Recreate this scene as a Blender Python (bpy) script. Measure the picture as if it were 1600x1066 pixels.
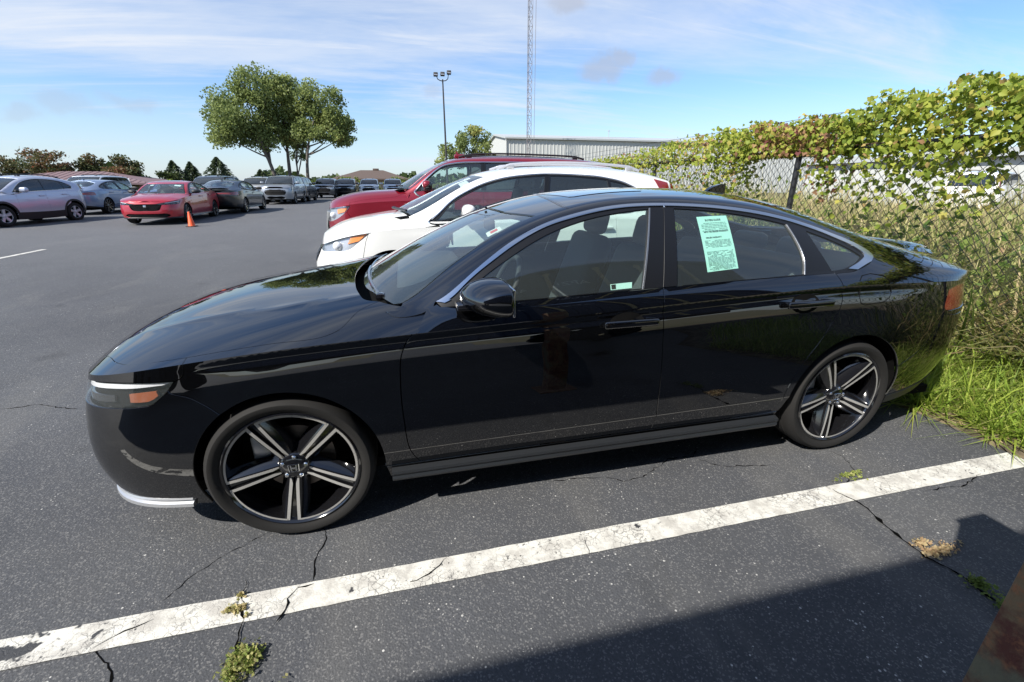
import bpy, bmesh, math, random
import numpy as np
from mathutils import Vector, Matrix
from mathutils.geometry import delaunay_2d_cdt
for o in list(bpy.data.objects): bpy.data.objects.remove(o)
SC = bpy.context.scene; COL = SC.collection
R = math.radians

# ------------------------------------------------------------------ camera
YAW, PITCH = .235, .3455
fw = Vector((math.sin(YAW)*math.cos(PITCH), math.cos(YAW)*math.cos(PITCH), -math.sin(PITCH)))
rt = Vector((math.cos(YAW), -math.sin(YAW), 0)); up = rt.cross(fw)
cam = bpy.data.cameras.new('camera'); co = bpy.data.objects.new('camera', cam); COL.objects.link(co)
co.matrix_world = Matrix(((rt.x, up.x, -fw.x, .534), (rt.y, up.y, -fw.y, -2.609), (rt.z, up.z, -fw.z, 1.464), (0, 0, 0, 1)))
cam.sensor_width = 36; cam.lens = 683/1600*36; cam.clip_start = .02; cam.clip_end = 3000
SC.camera = co

# ------------------------------------------------------------------ sky and sun
SUN = Vector((-.95, -.50, 1.0)).normalized()            # towards the sun: ahead of the black car and a little behind the photographer
EL = math.asin(SUN.z)
W = bpy.data.worlds.new('World'); SC.world = W; W.use_nodes = True
nt = W.node_tree; nt.nodes.clear(); L = nt.links.new
def wn(t, **k):
    n = nt.nodes.new(t)
    for a, b in k.items(): setattr(n, a, b)
    return n
sky = wn('ShaderNodeTexSky', sky_type='NISHITA', sun_disc=False, sun_elevation=EL, sun_rotation=math.atan2(SUN.x, SUN.y), air_density=1.0, dust_density=.6, ozone_density=2.2)
tc = wn('ShaderNodeTexCoord'); sep = wn('ShaderNodeSeparateXYZ'); L(tc.outputs['Generated'], sep.inputs[0])
def wm(op, a, b=None, c=None, clamp=False):
    n = wn('ShaderNodeMath', operation=op, use_clamp=clamp)
    for i, s in enumerate((a, b, c)):
        if s is None: continue
        if isinstance(s, (int, float)): n.inputs[i].default_value = s
        else: L(s, n.inputs[i])
    return n.outputs[0]
zz = wm('MAXIMUM', sep.outputs[2], .0); den = wm('ADD', zz, .13)
cmb = wn('ShaderNodeCombineXYZ'); L(wm('DIVIDE', sep.outputs[0], den), cmb.inputs[0]); L(wm('DIVIDE', sep.outputs[1], den), cmb.inputs[1])
def cloud(scale, loc, rot, s, detail, rough, lo, hi, dist=0.):
    m = wn('ShaderNodeMapping'); m.inputs['Location'].default_value = loc; m.inputs['Rotation'].default_value = (0, 0, rot); m.inputs['Scale'].default_value = s
    L(cmb.outputs[0], m.inputs[0]); n = wn('ShaderNodeTexNoise'); n.inputs['Scale'].default_value = scale; n.inputs['Detail'].default_value = detail
    n.inputs['Roughness'].default_value = rough; n.inputs['Distortion'].default_value = dist; L(m.outputs[0], n.inputs['Vector'])
    r = wn('ShaderNodeMapRange', interpolation_type='SMOOTHSTEP'); r.inputs[1].default_value = lo; r.inputs[2].default_value = hi; L(n.outputs[0], r.inputs[0]); return r.outputs[0]
veil = cloud(.70, (3.1, 1.7, 0), .30, (.36, 1.2, 1), 7, .62, .42, .72, .7)      # long thin streaks
wisp = cloud(2.6, (7.3, 2.2, 0), .42, (.22, 1.3, 1), 9, .66, .45, .72, .7)
# a few small grey cumulus, each at its own place in the sky, frayed by noise
pn = wn('ShaderNodeTexNoise'); pn.inputs['Scale'].default_value = 9; pn.inputs['Detail'].default_value = 7; pn.inputs['Roughness'].default_value = .62; L(tc.outputs['Generated'], pn.inputs['Vector'])
pv = wn('ShaderNodeVectorMath', operation='MULTIPLY_ADD'); L(pn.outputs['Color'], pv.inputs[0]); pv.inputs[1].default_value = (.10, .10, .07); L(tc.outputs['Generated'], pv.inputs[2])
puff = None
for cx_, cy_, cz_, r_ in ((.386, .900, .203, .040), (.412, .886, .216, .026), (.494, .849, .187, .034), (.316, .899, .303, .036), (-.474, .873, .111, .034), (-.407, .905, .127, .030), (.092, .981, .169, .022), (-.526, .845, .099, .026), (-.70, .60, .35, .06), (.75, .30, .50, .07), (-.3, -.7, .6, .08), (.6, -.6, .4, .07)):
    sb = wn('ShaderNodeVectorMath', operation='SUBTRACT'); L(pv.outputs[0], sb.inputs[0]); sb.inputs[1].default_value = (cx_+.05, cy_+.05, cz_+.035)
    sc_ = wn('ShaderNodeVectorMath', operation='MULTIPLY'); L(sb.outputs[0], sc_.inputs[0]); sc_.inputs[1].default_value = (.8, .8, 1.7)
    ln = wn('ShaderNodeVectorMath', operation='LENGTH'); L(sc_.outputs[0], ln.inputs[0]); mr = wn('ShaderNodeMapRange', interpolation_type='SMOOTHSTEP'); mr.inputs[1].default_value = r_*1.15; mr.inputs[2].default_value = r_*.35; L(ln.outputs['Value'], mr.inputs[0])
    pz = wm('MULTIPLY', mr.outputs[0], .42 if cx_ < .2 else .85)
    puff = pz if puff is None else wm('MAXIMUM', puff, pz)
c1 = wm('ADD', wm('MULTIPLY', veil, .72), wm('MULTIPLY', wisp, .36), clamp=True)
lowhaze = wn('ShaderNodeMapRange'); lowhaze.inputs[1].default_value = .0; lowhaze.inputs[2].default_value = .16; lowhaze.inputs[3].default_value = .55; lowhaze.inputs[4].default_value = 0; L(sep.outputs[2], lowhaze.inputs[0])
c1 = wm('MAXIMUM', c1, lowhaze.outputs[0], clamp=True)
mx = wn('ShaderNodeMixRGB'); L(c1, mx.inputs[0])
tint = wn('ShaderNodeMixRGB', blend_type='MULTIPLY'); tint.inputs[0].default_value = 1; tint.inputs[2].default_value = (.74, .88, 1.04, 1); L(sky.outputs[0], tint.inputs[1])
L(tint.outputs[0], mx.inputs[1]); mx.inputs[2].default_value = (4.4, 4.75, 5.35, 1)
mx2 = wn('ShaderNodeMixRGB'); L(wm('MULTIPLY', puff, .70), mx2.inputs[0]); L(mx.outputs[0], mx2.inputs[1]); mx2.inputs[2].default_value = (2.7, 2.9, 3.45, 1)
bg = wn('ShaderNodeBackground'); bg.inputs[1].default_value = .092; L(mx2.outputs[0], bg.inputs[0])
ow = wn('ShaderNodeOutputWorld'); L(bg.outputs[0], ow.inputs[0])
sl = bpy.data.lights.new('sun', 'SUN'); sl.energy = 4.3; sl.angle = R(.53); sl.color = (1, .95, .87)
so = bpy.data.objects.new('sun', sl); COL.objects.link(so); so.rotation_euler = SUN.to_track_quat('Z', 'Y').to_euler(); so.location = SUN*60
SC.view_settings.view_transform = 'Standard'; SC.view_settings.look = 'None'; SC.view_settings.gamma = 1; SC.view_settings.use_curve_mapping = False
SC.view_settings.exposure = 1.0
# ------------------------------------------------------------------ helpers
def tag(o, label=None, cat=None, group=None, kind=None):
    for k, v in (('label', label), ('category', cat), ('group', group), ('kind', kind)):
        if v: o[k] = v
    return o
def empty(name, loc=(0, 0, 0), rz=0, parent=None):
    o = bpy.data.objects.new(name, None); COL.objects.link(o); o.location = loc; o.rotation_euler = (0, 0, rz); o.parent = parent; o.empty_display_size = .2
    return o
def link(name, me, parent=None, loc=None):
    o = bpy.data.objects.new(name, me); COL.objects.link(o); o.parent = parent
    if loc is not None: o.location = loc
    return o
def mesh(name, V, F, mat, smooth=35, N=None):
    me = bpy.data.meshes.new(name); me.from_pydata([tuple(map(float, v)) for v in V], [], [tuple(map(int, f)) for f in F])
    for m in (mat if isinstance(mat, (list, tuple)) else [mat]): me.materials.append(m)
    if N is not None:
        me.shade_smooth(); me.normals_split_custom_set_from_vertices([tuple(map(float, n)) for n in N])
    elif smooth:
        me.shade_smooth(); me.set_sharp_from_angle(angle=R(smooth))
    return me
def part(name, V, F, mat, parent=None, smooth=35, loc=None): return link(name, mesh(name, V, F, mat, smooth), parent, loc)
class MB:
    """collects simple shapes into one mesh"""
    def __init__(s): s.V = []; s.F = []; s.n = 0; s.mi = []
    def add(s, V, F, mi=0):
        V = np.asarray(V, float); s.V.append(V); s.F += [tuple(i+s.n for i in f) for f in F]; s.n += len(V); s.mi += [mi]*len(F); return s
    def done(s, name, mat, parent=None, smooth=35, loc=None):
        V = np.concatenate(s.V); o = part(name, V, s.F, mat, parent, smooth, loc)
        if any(s.mi): o.data.polygons.foreach_set('material_index', s.mi)
        return o
    def box(s, x0, x1, y0, y1, z0, z1, mi=0): return s.add(*boxvf(x0, x1, y0, y1, z0, z1), mi)
    def rbox(s, c, d, r=.02, seg=2, rot=None, mi=0): return s.add(*rboxvf(c, d, r, seg, rot), mi)
    def tube(s, pts, r, n=8, cap=True, mi=0): return s.add(*tubevf(pts, r, n, cap), mi)
    def lathe(s, prof, n=32, axis='z', c=(0, 0, 0), mi=0): return s.add(*lathevf(prof, n, axis, c), mi)
    def prism(s, poly, a, b, axis='y', mi=0): return s.add(*prismvf(poly, a, b, axis), mi)
def boxvf(x0, x1, y0, y1, z0, z1):
    V = [(x, y, z) for x in (x0, x1) for y in (y0, y1) for z in (z0, z1)]
    return V, [(0, 1, 3, 2), (4, 6, 7, 5), (0, 4, 5, 1), (2, 3, 7, 6), (0, 2, 6, 4), (1, 5, 7, 3)]
def rboxvf(c, d, r=.02, seg=2, rot=None):
    bm = bmesh.new(); bmesh.ops.create_cube(bm, size=1); bmesh.ops.scale(bm, vec=d, verts=bm.verts)
    r = min(r, .49*min(d)); bmesh.ops.bevel(bm, geom=bm.edges[:]+bm.verts[:], offset=r, segments=seg, profile=.5, affect='EDGES')
    if rot: bmesh.ops.rotate(bm, cent=(0, 0, 0), matrix=rot.to_3x3() if hasattr(rot, 'to_3x3') else rot, verts=bm.verts)
    bm.verts.index_update(); V = [tuple(v.co+Vector(c)) for v in bm.verts]; F = [tuple(v.index for v in f.verts) for f in bm.faces]; bm.free(); return V, F
def tubevf(pts, r, n=8, cap=True):
    P = np.asarray(pts, float); m = len(P); rr = np.full(m, r, float) if np.isscalar(r) else np.asarray(r, float)
    T = np.gradient(P, axis=0); T /= np.linalg.norm(T, axis=1, keepdims=True)
    a = np.array([0, 0, 1.]) if abs(T[0, 2]) < .9 else np.array([1., 0, 0]); V = []; u = np.cross(T[0], a); u /= np.linalg.norm(u)
    for i in range(m):
        u = u-T[i]*(u@T[i]); u /= np.linalg.norm(u); w = np.cross(T[i], u)
        for k in range(n): t = 2*math.pi*k/n; V.append(P[i]+rr[i]*(math.cos(t)*u+math.sin(t)*w))
    F = [(i*n+k, i*n+(k+1) % n, (i+1)*n+(k+1) % n, (i+1)*n+k) for i in range(m-1) for k in range(n)]
    if cap: F += [tuple(range(n))[::-1], tuple((m-1)*n+k for k in range(n))]
    return V, F
def lathevf(prof, n=32, axis='z', c=(0, 0, 0)):
    V = []; m = len(prof)
    for k in range(n):
        t = 2*math.pi*k/n; cs, sn = math.cos(t), math.sin(t)
        for r, h in prof:
            p = {'z': (r*cs, r*sn, h), 'y': (r*cs, h, r*sn), 'x': (h, r*cs, r*sn)}[axis]; V.append((p[0]+c[0], p[1]+c[1], p[2]+c[2]))
    F = [(k*m+i, k*m+i+1, ((k+1) % n)*m+i+1, ((k+1) % n)*m+i) for k in range(n) for i in range(m-1)]
    if axis == 'y': F = [f[::-1] for f in F]
    return V, F
def prismvf(poly, a, b, axis='y'):
    """extrude a 2D outline between a and b along an axis; outline is in the other two coordinates"""
    n = len(poly)
    def p(q, h): return {'y': (q[0], h, q[1]), 'x': (h, q[0], q[1]), 'z': (q[0], q[1], h)}[axis]
    V = [p(q, a) for q in poly]+[p(q, b) for q in poly]
    F = [tuple(range(n)), tuple(range(2*n-1, n-1, -1))]+[((i+1) % n, i, n+i, n+(i+1) % n) for i in range(n)]
    return V, F
def fixn(o):
    bm = bmesh.new(); bm.from_mesh(o.data); bmesh.ops.recalc_face_normals(bm, faces=bm.faces); bm.to_mesh(o.data); bm.free(); return o
def copy_tree(o, parent=None):
    c = o.copy(); COL.objects.link(c); c.parent = parent
    for ch in list(o.children): copy_tree(ch, c)
    return c

# ------------------------------------------------------------------ materials
MATS = {}
def mat(name, col=(.5, .5, .5), rough=.5, metal=0., spec=.5, coat=0., coatr=.03, emit=None, **k):
    if name in MATS: return MATS[name]
    m = bpy.data.materials.new(name); m.use_nodes = True; b = m.node_tree.nodes['Principled BSDF']
    b.inputs['Base Color'].default_value = (*col, 1); b.inputs['Roughness'].default_value = rough; b.inputs['Metallic'].default_value = metal
    b.inputs['Specular IOR Level'].default_value = spec; b.inputs['Coat Weight'].default_value = coat; b.inputs['Coat Roughness'].default_value = coatr
    for a, v in k.items(): b.inputs[a].default_value = v
    MATS[name] = m; return m
class NT:
    """small wrapper for node materials"""
    def __init__(s, m): s.m = m; s.t = m.node_tree; s.b = s.t.nodes['Principled BSDF']; s.L = s.t.links.new; s.c = None
    def n(s, t, **k):
        x = s.t.nodes.new(t)
        for a, b in k.items(): setattr(x, a, b)
        return x
    def obj(s):
        if not s.c: s.c = s.n('ShaderNodeTexCoord')
        return s.c.outputs['Object']
    def geo(s): return s.n('ShaderNodeNewGeometry').outputs['Position']
    def noise(s, vec, scale, detail=4, rough=.5, sc=None, dist=0):
        if sc: mp = s.n('ShaderNodeMapping'); mp.inputs['Scale'].default_value = sc; s.L(vec, mp.inputs[0]); vec = mp.outputs[0]
        x = s.n('ShaderNodeTexNoise'); x.inputs['Scale'].default_value = scale; x.inputs['Detail'].default_value = detail; x.inputs['Roughness'].default_value = rough; x.inputs['Distortion'].default_value = dist
        s.L(vec, x.inputs['Vector']); return x.outputs[0]
    def vor(s, vec, scale, feature='F1', out='Distance', rnd=1):
        x = s.n('ShaderNodeTexVoronoi', feature=feature); x.inputs['Scale'].default_value = scale; x.inputs['Randomness'].default_value = rnd; s.L(vec, x.inputs['Vector']); return x.outputs[out]
    def ramp(s, v, lo, hi, a=0., b=1., smooth=True):
        x = s.n('ShaderNodeMapRange', interpolation_type='SMOOTHSTEP' if smooth else 'LINEAR'); s.L(v, x.inputs[0])
        for i, q in enumerate((lo, hi, a, b)): x.inputs[i+1].default_value = q
        return x.outputs[0]
    def math(s, op, a, b=None, clamp=False):
        x = s.n('ShaderNodeMath', operation=op, use_clamp=clamp)
        for i, q in enumerate((a, b)):
            if q is None: continue
            if isinstance(q, (int, float)): x.inputs[i].default_value = q
            else: s.L(q, x.inputs[i])
        return x.outputs[0]
    def mix(s, f, a, b, blend='MIX'):
        x = s.n('ShaderNodeMixRGB', blend_type=blend)
        for i, q in enumerate((f, a, b)):
            if isinstance(q, (int, float)): x.inputs[i].default_value = q
            elif isinstance(q, tuple): x.inputs[i].default_value = (*q, 1) if len(q) == 3 else q
            else: s.L(q, x.inputs[i])
        return x.outputs[0]
    def color(s, c): s.L(c, s.b.inputs['Base Color'])
    def rough(s, c): s.L(c, s.b.inputs['Roughness'])
    def bump(s, h, strength=.3, dist=.01):
        x = s.n('ShaderNodeBump'); x.inputs['Strength'].default_value = strength; x.inputs['Distance'].default_value = dist; s.L(h, x.inputs['Height']); s.L(x.outputs[0], s.b.inputs['Normal'])
def nmat(name, **k):
    m = mat(name, **k); return NT(m)
def paint(name, col, metal=0., rough=.35):
    if name in MATS: return MATS[name]
    t = nmat(name, col=col, rough=rough, metal=metal, coat=1., coatr=.02, spec=.5)
    return t.m
def glass(name, tintc, refl=1.0, ior=1.72):
    if name in MATS: return MATS[name]
    m = bpy.data.materials.new(name); m.use_nodes = True; t = m.node_tree; t.nodes.clear(); n = t.nodes.new
    tr = n('ShaderNodeBsdfTransparent'); tr.inputs[0].default_value = (*tintc, 1); gl = n('ShaderNodeBsdfGlossy'); gl.inputs['Roughness'].default_value = .0; gl.inputs[0].default_value = (refl, refl, refl, 1)
    fr = n('ShaderNodeFresnel'); gm_ = n('ShaderNodeNewGeometry'); io = n('ShaderNodeMix'); io.inputs[2].default_value = ior; io.inputs[3].default_value = 1/ior; t.links.new(gm_.outputs['Backfacing'], io.inputs[0]); t.links.new(io.outputs[0], fr.inputs[0]); mxs = n('ShaderNodeMixShader'); o = n('ShaderNodeOutputMaterial')
    df = n('ShaderNodeBsdfDiffuse'); df.inputs[0].default_value = (.44, .52, .53, 1); du = n('ShaderNodeMixShader'); du.inputs[0].default_value = .042; t.links.new(tr.outputs[0], du.inputs[1]); t.links.new(df.outputs[0], du.inputs[2])      # a film of dust, its blue-grey also painting in some reflected sky haze
    t.links.new(fr.outputs[0], mxs.inputs[0]); t.links.new(du.outputs[0], mxs.inputs[1]); t.links.new(gl.outputs[0], mxs.inputs[2]); t.links.new(mxs.outputs[0], o.inputs[0])
    MATS[name] = m; return m
BLACK = mat('black_plastic', (.012, .012, .013), .45); MATTE = mat('matte_black', (.005, .005, .005), .85, spec=.08); SATIN = mat('satin_black_trim', (.007, .0075, .009), .38, spec=.4)
CHROME = mat('chrome', (.66, .67, .68), .14, 1.); RUBBER = nmat('tyre_rubber', col=(.014, .0135, .013), rough=.8, spec=.3).m; MACH = mat('machined_alloy', (.42, .41, .39), .40, .35)
GLOSSB = mat('gloss_black', (.006, .006, .007), .12, coat=1.); STEELD = mat('brake_steel', (.18, .15, .13), .45, .8); DARKIN = mat('interior_dark', (.02, .02, .022), .7); SEATM = mat('seat_fabric', (.05, .052, .058), .8)
GLASS = glass('window_glass', (.80, .93, .89)); TGLASS = glass('tinted_glass', (.14, .16, .16)); LENS = glass('lamp_lens', (.95, .95, .95), 1., 1.45)
AMBER = mat('amber_reflector', (.85, .27, .06), .3, coat=1.); REDL = mat('red_lamp', (.20, .014, .012), .15, coat=1.); SILV = mat('silver_plastic', (.42, .43, .45), .3, .6); LAMPW = mat('lamp_white', (.75, .77, .8), .2, .2)
WHITEP = mat('white_plastic', (.75, .75, .75), .4); ALLOY = mat('silver_alloy', (.50, .51, .54), .35, .4)
EDGE = mat('bright_edge', (.30, .31, .32), .25, .8); SKIRT = mat('skirt_grey', (.022, .024, .027), .32, .2, coat=.4)
AMBD = mat('dim_amber', (.24, .065, .02), .35, coat=1.)
# ------------------------------------------------------------------ smooth surfaces for car bodies
def cspline(xs, ys):
    """natural cubic spline, straight beyond its ends"""
    xs = np.asarray(xs, float); ys = np.asarray(ys, float); n = len(xs)
    h = np.diff(xs); A = np.eye(n); b = np.zeros(n)
    for i in range(1, n-1):
        A[i, i-1] = h[i-1]; A[i, i] = 2*(h[i-1]+h[i]); A[i, i+1] = h[i]
        b[i] = 6*((ys[i+1]-ys[i])/h[i]-(ys[i]-ys[i-1])/h[i-1])
    m = np.linalg.solve(A, b)
    s0 = (ys[1]-ys[0])/h[0]-h[0]*m[1]/6; s1 = (ys[-1]-ys[-2])/h[-1]+h[-1]*m[-2]/6
    def f(x):
        x = np.asarray(x, float); xc = np.clip(x, xs[0], xs[-1])
        i = np.clip(np.searchsorted(xs, xc)-1, 0, n-2)
        a = (xs[i+1]-xc)/h[i]; c = (xc-xs[i])/h[i]
        r = a*ys[i]+c*ys[i+1]+((a**3-a)*m[i]+(c**3-c)*m[i+1])*h[i]**2/6
        return r+np.where(x < xs[0], (x-xs[0])*s0, 0)+np.where(x > xs[-1], (x-xs[-1])*s1, 0)
    return f
def tab(t): return cspline([a for a, _ in t], [b for _, b in t])
def sstep(a, b, x):
    t = np.clip((np.asarray(x, float)-a)/(b-a), 0, 1); return t*t*(3-2*t)

class Grid:
    """a surface held as a dense net of points; u and v run 0..1 over the net"""
    def __init__(s, P, flip=False):
        s.P = P; s.nu, s.nv = P.shape[:2]
        gu = np.gradient(P, axis=0); gv = np.gradient(P, axis=1)
        N = np.cross(gu, gv); N /= np.maximum(np.linalg.norm(N, axis=2, keepdims=True), 1e-12)
        s.N = -N if flip else N
    def _lerp(s, A, uv):
        u = np.clip(uv[:, 0], 0, 1)*(s.nu-1); v = np.clip(uv[:, 1], 0, 1)*(s.nv-1)
        i = np.clip(u.astype(int), 0, s.nu-2); j = np.clip(v.astype(int), 0, s.nv-2)
        a = (u-i)[:, None]; b = (v-j)[:, None]
        return A[i, j]*(1-a)*(1-b)+A[i+1, j]*a*(1-b)+A[i, j+1]*(1-a)*b+A[i+1, j+1]*a*b
    def pos(s, uv): return s._lerp(s.P, uv)
    def nor(s, uv):
        n = s._lerp(s.N, uv); return n/np.linalg.norm(n, axis=1, keepdims=True)
    def inv(s, Q, pts):
        """uv of the points whose 2D image (net Q) is pts"""
        pts = np.asarray(pts, float); F = Q.reshape(-1, 2)
        k = np.array([np.argmin(((F-p)**2).sum(1)) for p in pts])
        uv = np.stack([(k//s.nv)/(s.nu-1), (k % s.nv)/(s.nv-1)], 1)
        e = np.array([.35/(s.nu-1), .35/(s.nv-1)])
        for _ in range(12):
            c = np.clip(uv, e, 1-e)
            f = s._lerp(Q, uv)-pts
            du = (s._lerp(Q, c+[e[0], 0])-s._lerp(Q, c-[e[0], 0]))/(2*e[0])
            dv = (s._lerp(Q, c+[0, e[1]])-s._lerp(Q, c-[0, e[1]]))/(2*e[1])
            det = du[:, 0]*dv[:, 1]-du[:, 1]*dv[:, 0]; det = np.where(abs(det) < 1e-9, 1e-9, det)
            su = (f[:, 0]*dv[:, 1]-f[:, 1]*dv[:, 0])/det; sv = (du[:, 0]*f[:, 1]-du[:, 1]*f[:, 0])/det
            st = np.clip(np.stack([su, sv], 1), -.05, .05)
            uv = np.clip(uv-st, 0, 1)
        return uv
    def inv_xz(s, pts): return s.inv(s.P[:, :, [0, 2]], pts)
    def inv_xy(s, pts): return s.inv(s.P[:, :, [0, 1]], pts)
    def inv_yz(s, pts): return s.inv(s.P[:, :, [1, 2]], pts)

class Body:
    """side (nose to tail, one half), hood and cabin surfaces from a table of a car's lines; x runs back from the front axle, near side at -y"""
    def __init__(B, sp):
        B.sp = sp; R = np.array(sp['rows'], float)
        d = np.concatenate([[0], np.cumsum(np.hypot(*np.diff(R[:, :2], axis=0).T))])
        B.sd = d; nu, nv = sp.get('res', (280, 150)); s = np.linspace(0, d[-1], nu)
        C = [cspline(d, R[:, k]) for k in range(9)]
        x, y, zb, zc = (c(s) for c in C[:4])
        # mirror symmetry at the two centre ends
        off = np.stack([C[4](s), C[5](s), C[6](s), C[7](s), C[8](s)], 1)
        tx, ty = np.gradient(x, s), np.gradient(y, s); L = np.hypot(tx, ty); nx, ny = -ty/L, tx/L
        nx[0], ny[0] = -1, 0; nx[-1], ny[-1] = 1, 0
        k = np.array([0, .25, .5, .78, 1.]); v = np.linspace(0, 1, nv)
        W = np.stack([cspline(k, np.eye(5)[i])(v) for i in range(5)], 1)
        o = off@W.T
        cut = sp.get('cut', .006); fx = sstep(*sp.get('cutx', (-.35, .0)), x)*(1-sstep(*sp.get('cutx2', (2.9, 3.3)), x))
        o = o+cut*fx[:, None]*np.exp(-((v-.955)/.018)**2)[None, :]-.5*cut*fx[:, None]*np.exp(-((v-.86)/.05)**2)[None, :]
        kk = sp.get('kink')
        if kk: o = o+kk*(sstep(-.3, .3, x)*(1-sstep(2.7, 3.1, x)))[:, None]*np.maximum(0, .25-v)[None, :]
        X = x[:, None]-nx[:, None]*o; Y = y[:, None]-ny[:, None]*o
        Y = np.maximum(Y, 0); Z = zb[:, None]+(zc-zb)[:, None]*v
        B.S = Grid(np.stack([X, -Y, Z], 2)); B.top = B.S.P[:, -1]
        if B.S.N[nu//2, nv//2, 1] > 0: B.S.N *= -1
        # crease line as functions of x
        tp = B.top[np.argsort(B.top[:, 0])]
        keep = np.concatenate([[True], np.diff(tp[:, 0]) > 1e-4]); tp = tp[keep]
        B.yc = lambda q: np.interp(q, tp[:, 0], -tp[:, 1]); B.zc = lambda q: np.interp(q, tp[:, 0], tp[:, 2])
        B.hood(); B.cab()
    def hood(B):
        sp = B.sp; xs = np.linspace(sp['hx'][0], sp['hx'][1], 160); t = np.linspace(0, 1, 90)
        t = 1-(1-t)**1.6  # dense near the edge when seen from the centre
        yc = B.yc(xs)+.001; zc = B.zc(xs); z0 = tab(sp['hz'])(xs); p = tab(sp['hp'])(xs)
        y = yc[:, None]*t[None, :]; z = zc[:, None]+(z0-zc)[:, None]*(1-t[None, :]**p[:, None])
        for c0, c1, amp, w in sp.get('hcrease', []):
            yl = c0+(c1-c0)*(xs-xs[0])/(xs[-1]-xs[0])
            z = z+amp*sstep(xs[0], xs[0]+.5, xs)[:, None]*np.exp(-np.abs(y-yl[:, None])/w)
        P = np.stack([np.repeat(xs[:, None], 90, 1), -y, z], 2); B.T = Grid(P)
        if B.T.N[80, 10, 2] < 0: B.T.N *= -1
    def cab(B):
        sp = B.sp; x0, x1 = sp['cx']; nu = 220; xs = np.linspace(x0, x1, nu)
        yb, zb, yr, zr, z0 = (tab(sp[k])(xs) for k in ('yb', 'zb', 'yr', 'zr', 'z0'))
        yc, zc = B.yc(xs), B.zc(xs); bow = sp.get('bow', .02); pw = sp.get('crown', 2.3)
        yb = np.minimum(yb, yc-.004); yr = np.minimum(yr, yb); zb = np.maximum(zb, zc+.004); zr = np.maximum(zr, zb+.002); z0 = np.maximum(z0, zr+.002)
        nA, nB, nC = 14, 60, 66; a = np.linspace(0, 1, nA, endpoint=False); b = np.linspace(0, 1, nB, endpoint=False); c = np.linspace(0, 1, nC)
        YA = yc[:, None]+(yb-yc)[:, None]*a; ZA = zc[:, None]+(zb-zc)[:, None]*a
        YA = YA+.006*np.sin(np.pi*a)
        YB = yb[:, None]+(yr-yb)[:, None]*b; ZB = zb[:, None]+(zr-zb)[:, None]*b
        YB = YB+bow*4*(b*(1-b))*np.clip((zr-zb)/.35, 0, 1)[:, None]
        YC = yr[:, None]*(1-c); ZC = zr[:, None]+(z0-zr)[:, None]*(1-(1-c)**pw)
        Y = np.concatenate([YA, YB, YC], 1); Z = np.concatenate([ZA, ZB, ZC], 1)
        # round the rail
        w = int(sp.get('round', 9)); j0 = nA+nB; ker = np.hanning(2*w+3)[1:-1]; ker /= ker.sum()
        Yp = np.pad(Y, ((0, 0), (w, w)), mode='edge'); Zp = np.pad(Z, ((0, 0), (w, w)), mode='edge')
        Ys = sum(ker[i]*Yp[:, i:i+Y.shape[1]] for i in range(2*w+1)); Zs = sum(ker[i]*Zp[:, i:i+Z.shape[1]] for i in range(2*w+1))
        j = np.arange(Y.shape[1]); m = np.clip(1-np.abs(j-j0)/(2.2*w), 0, 1); m = (m*m*(3-2*m))[None, :]; m = np.minimum(1, m*1.6)
        Y = Y*(1-m)+Ys*m; Z = Z*(1-m)+Zs*m
        X = np.repeat(xs[:, None], Y.shape[1], 1)
        wb = sp.get('wsbow', (.12, .4, 1.3)); yy = np.clip(Y/.8, 0, 1)
        X = X-wb[0]*(1-yy**2)*(1-sstep(wb[1], wb[2], X))
        rb = sp.get('rwbow')
        if rb: X = X+rb[0]*(1-yy**2)*sstep(rb[1], rb[2], X)
        B.U = Grid(np.stack([X, -Y, Z], 2)); B.vbelt = nA/(Y.shape[1]-1); B.vrail = j0/(Y.shape[1]-1)
        if B.U.N[100, j0-30, 1] > 0: B.U.N *= -1
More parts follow.
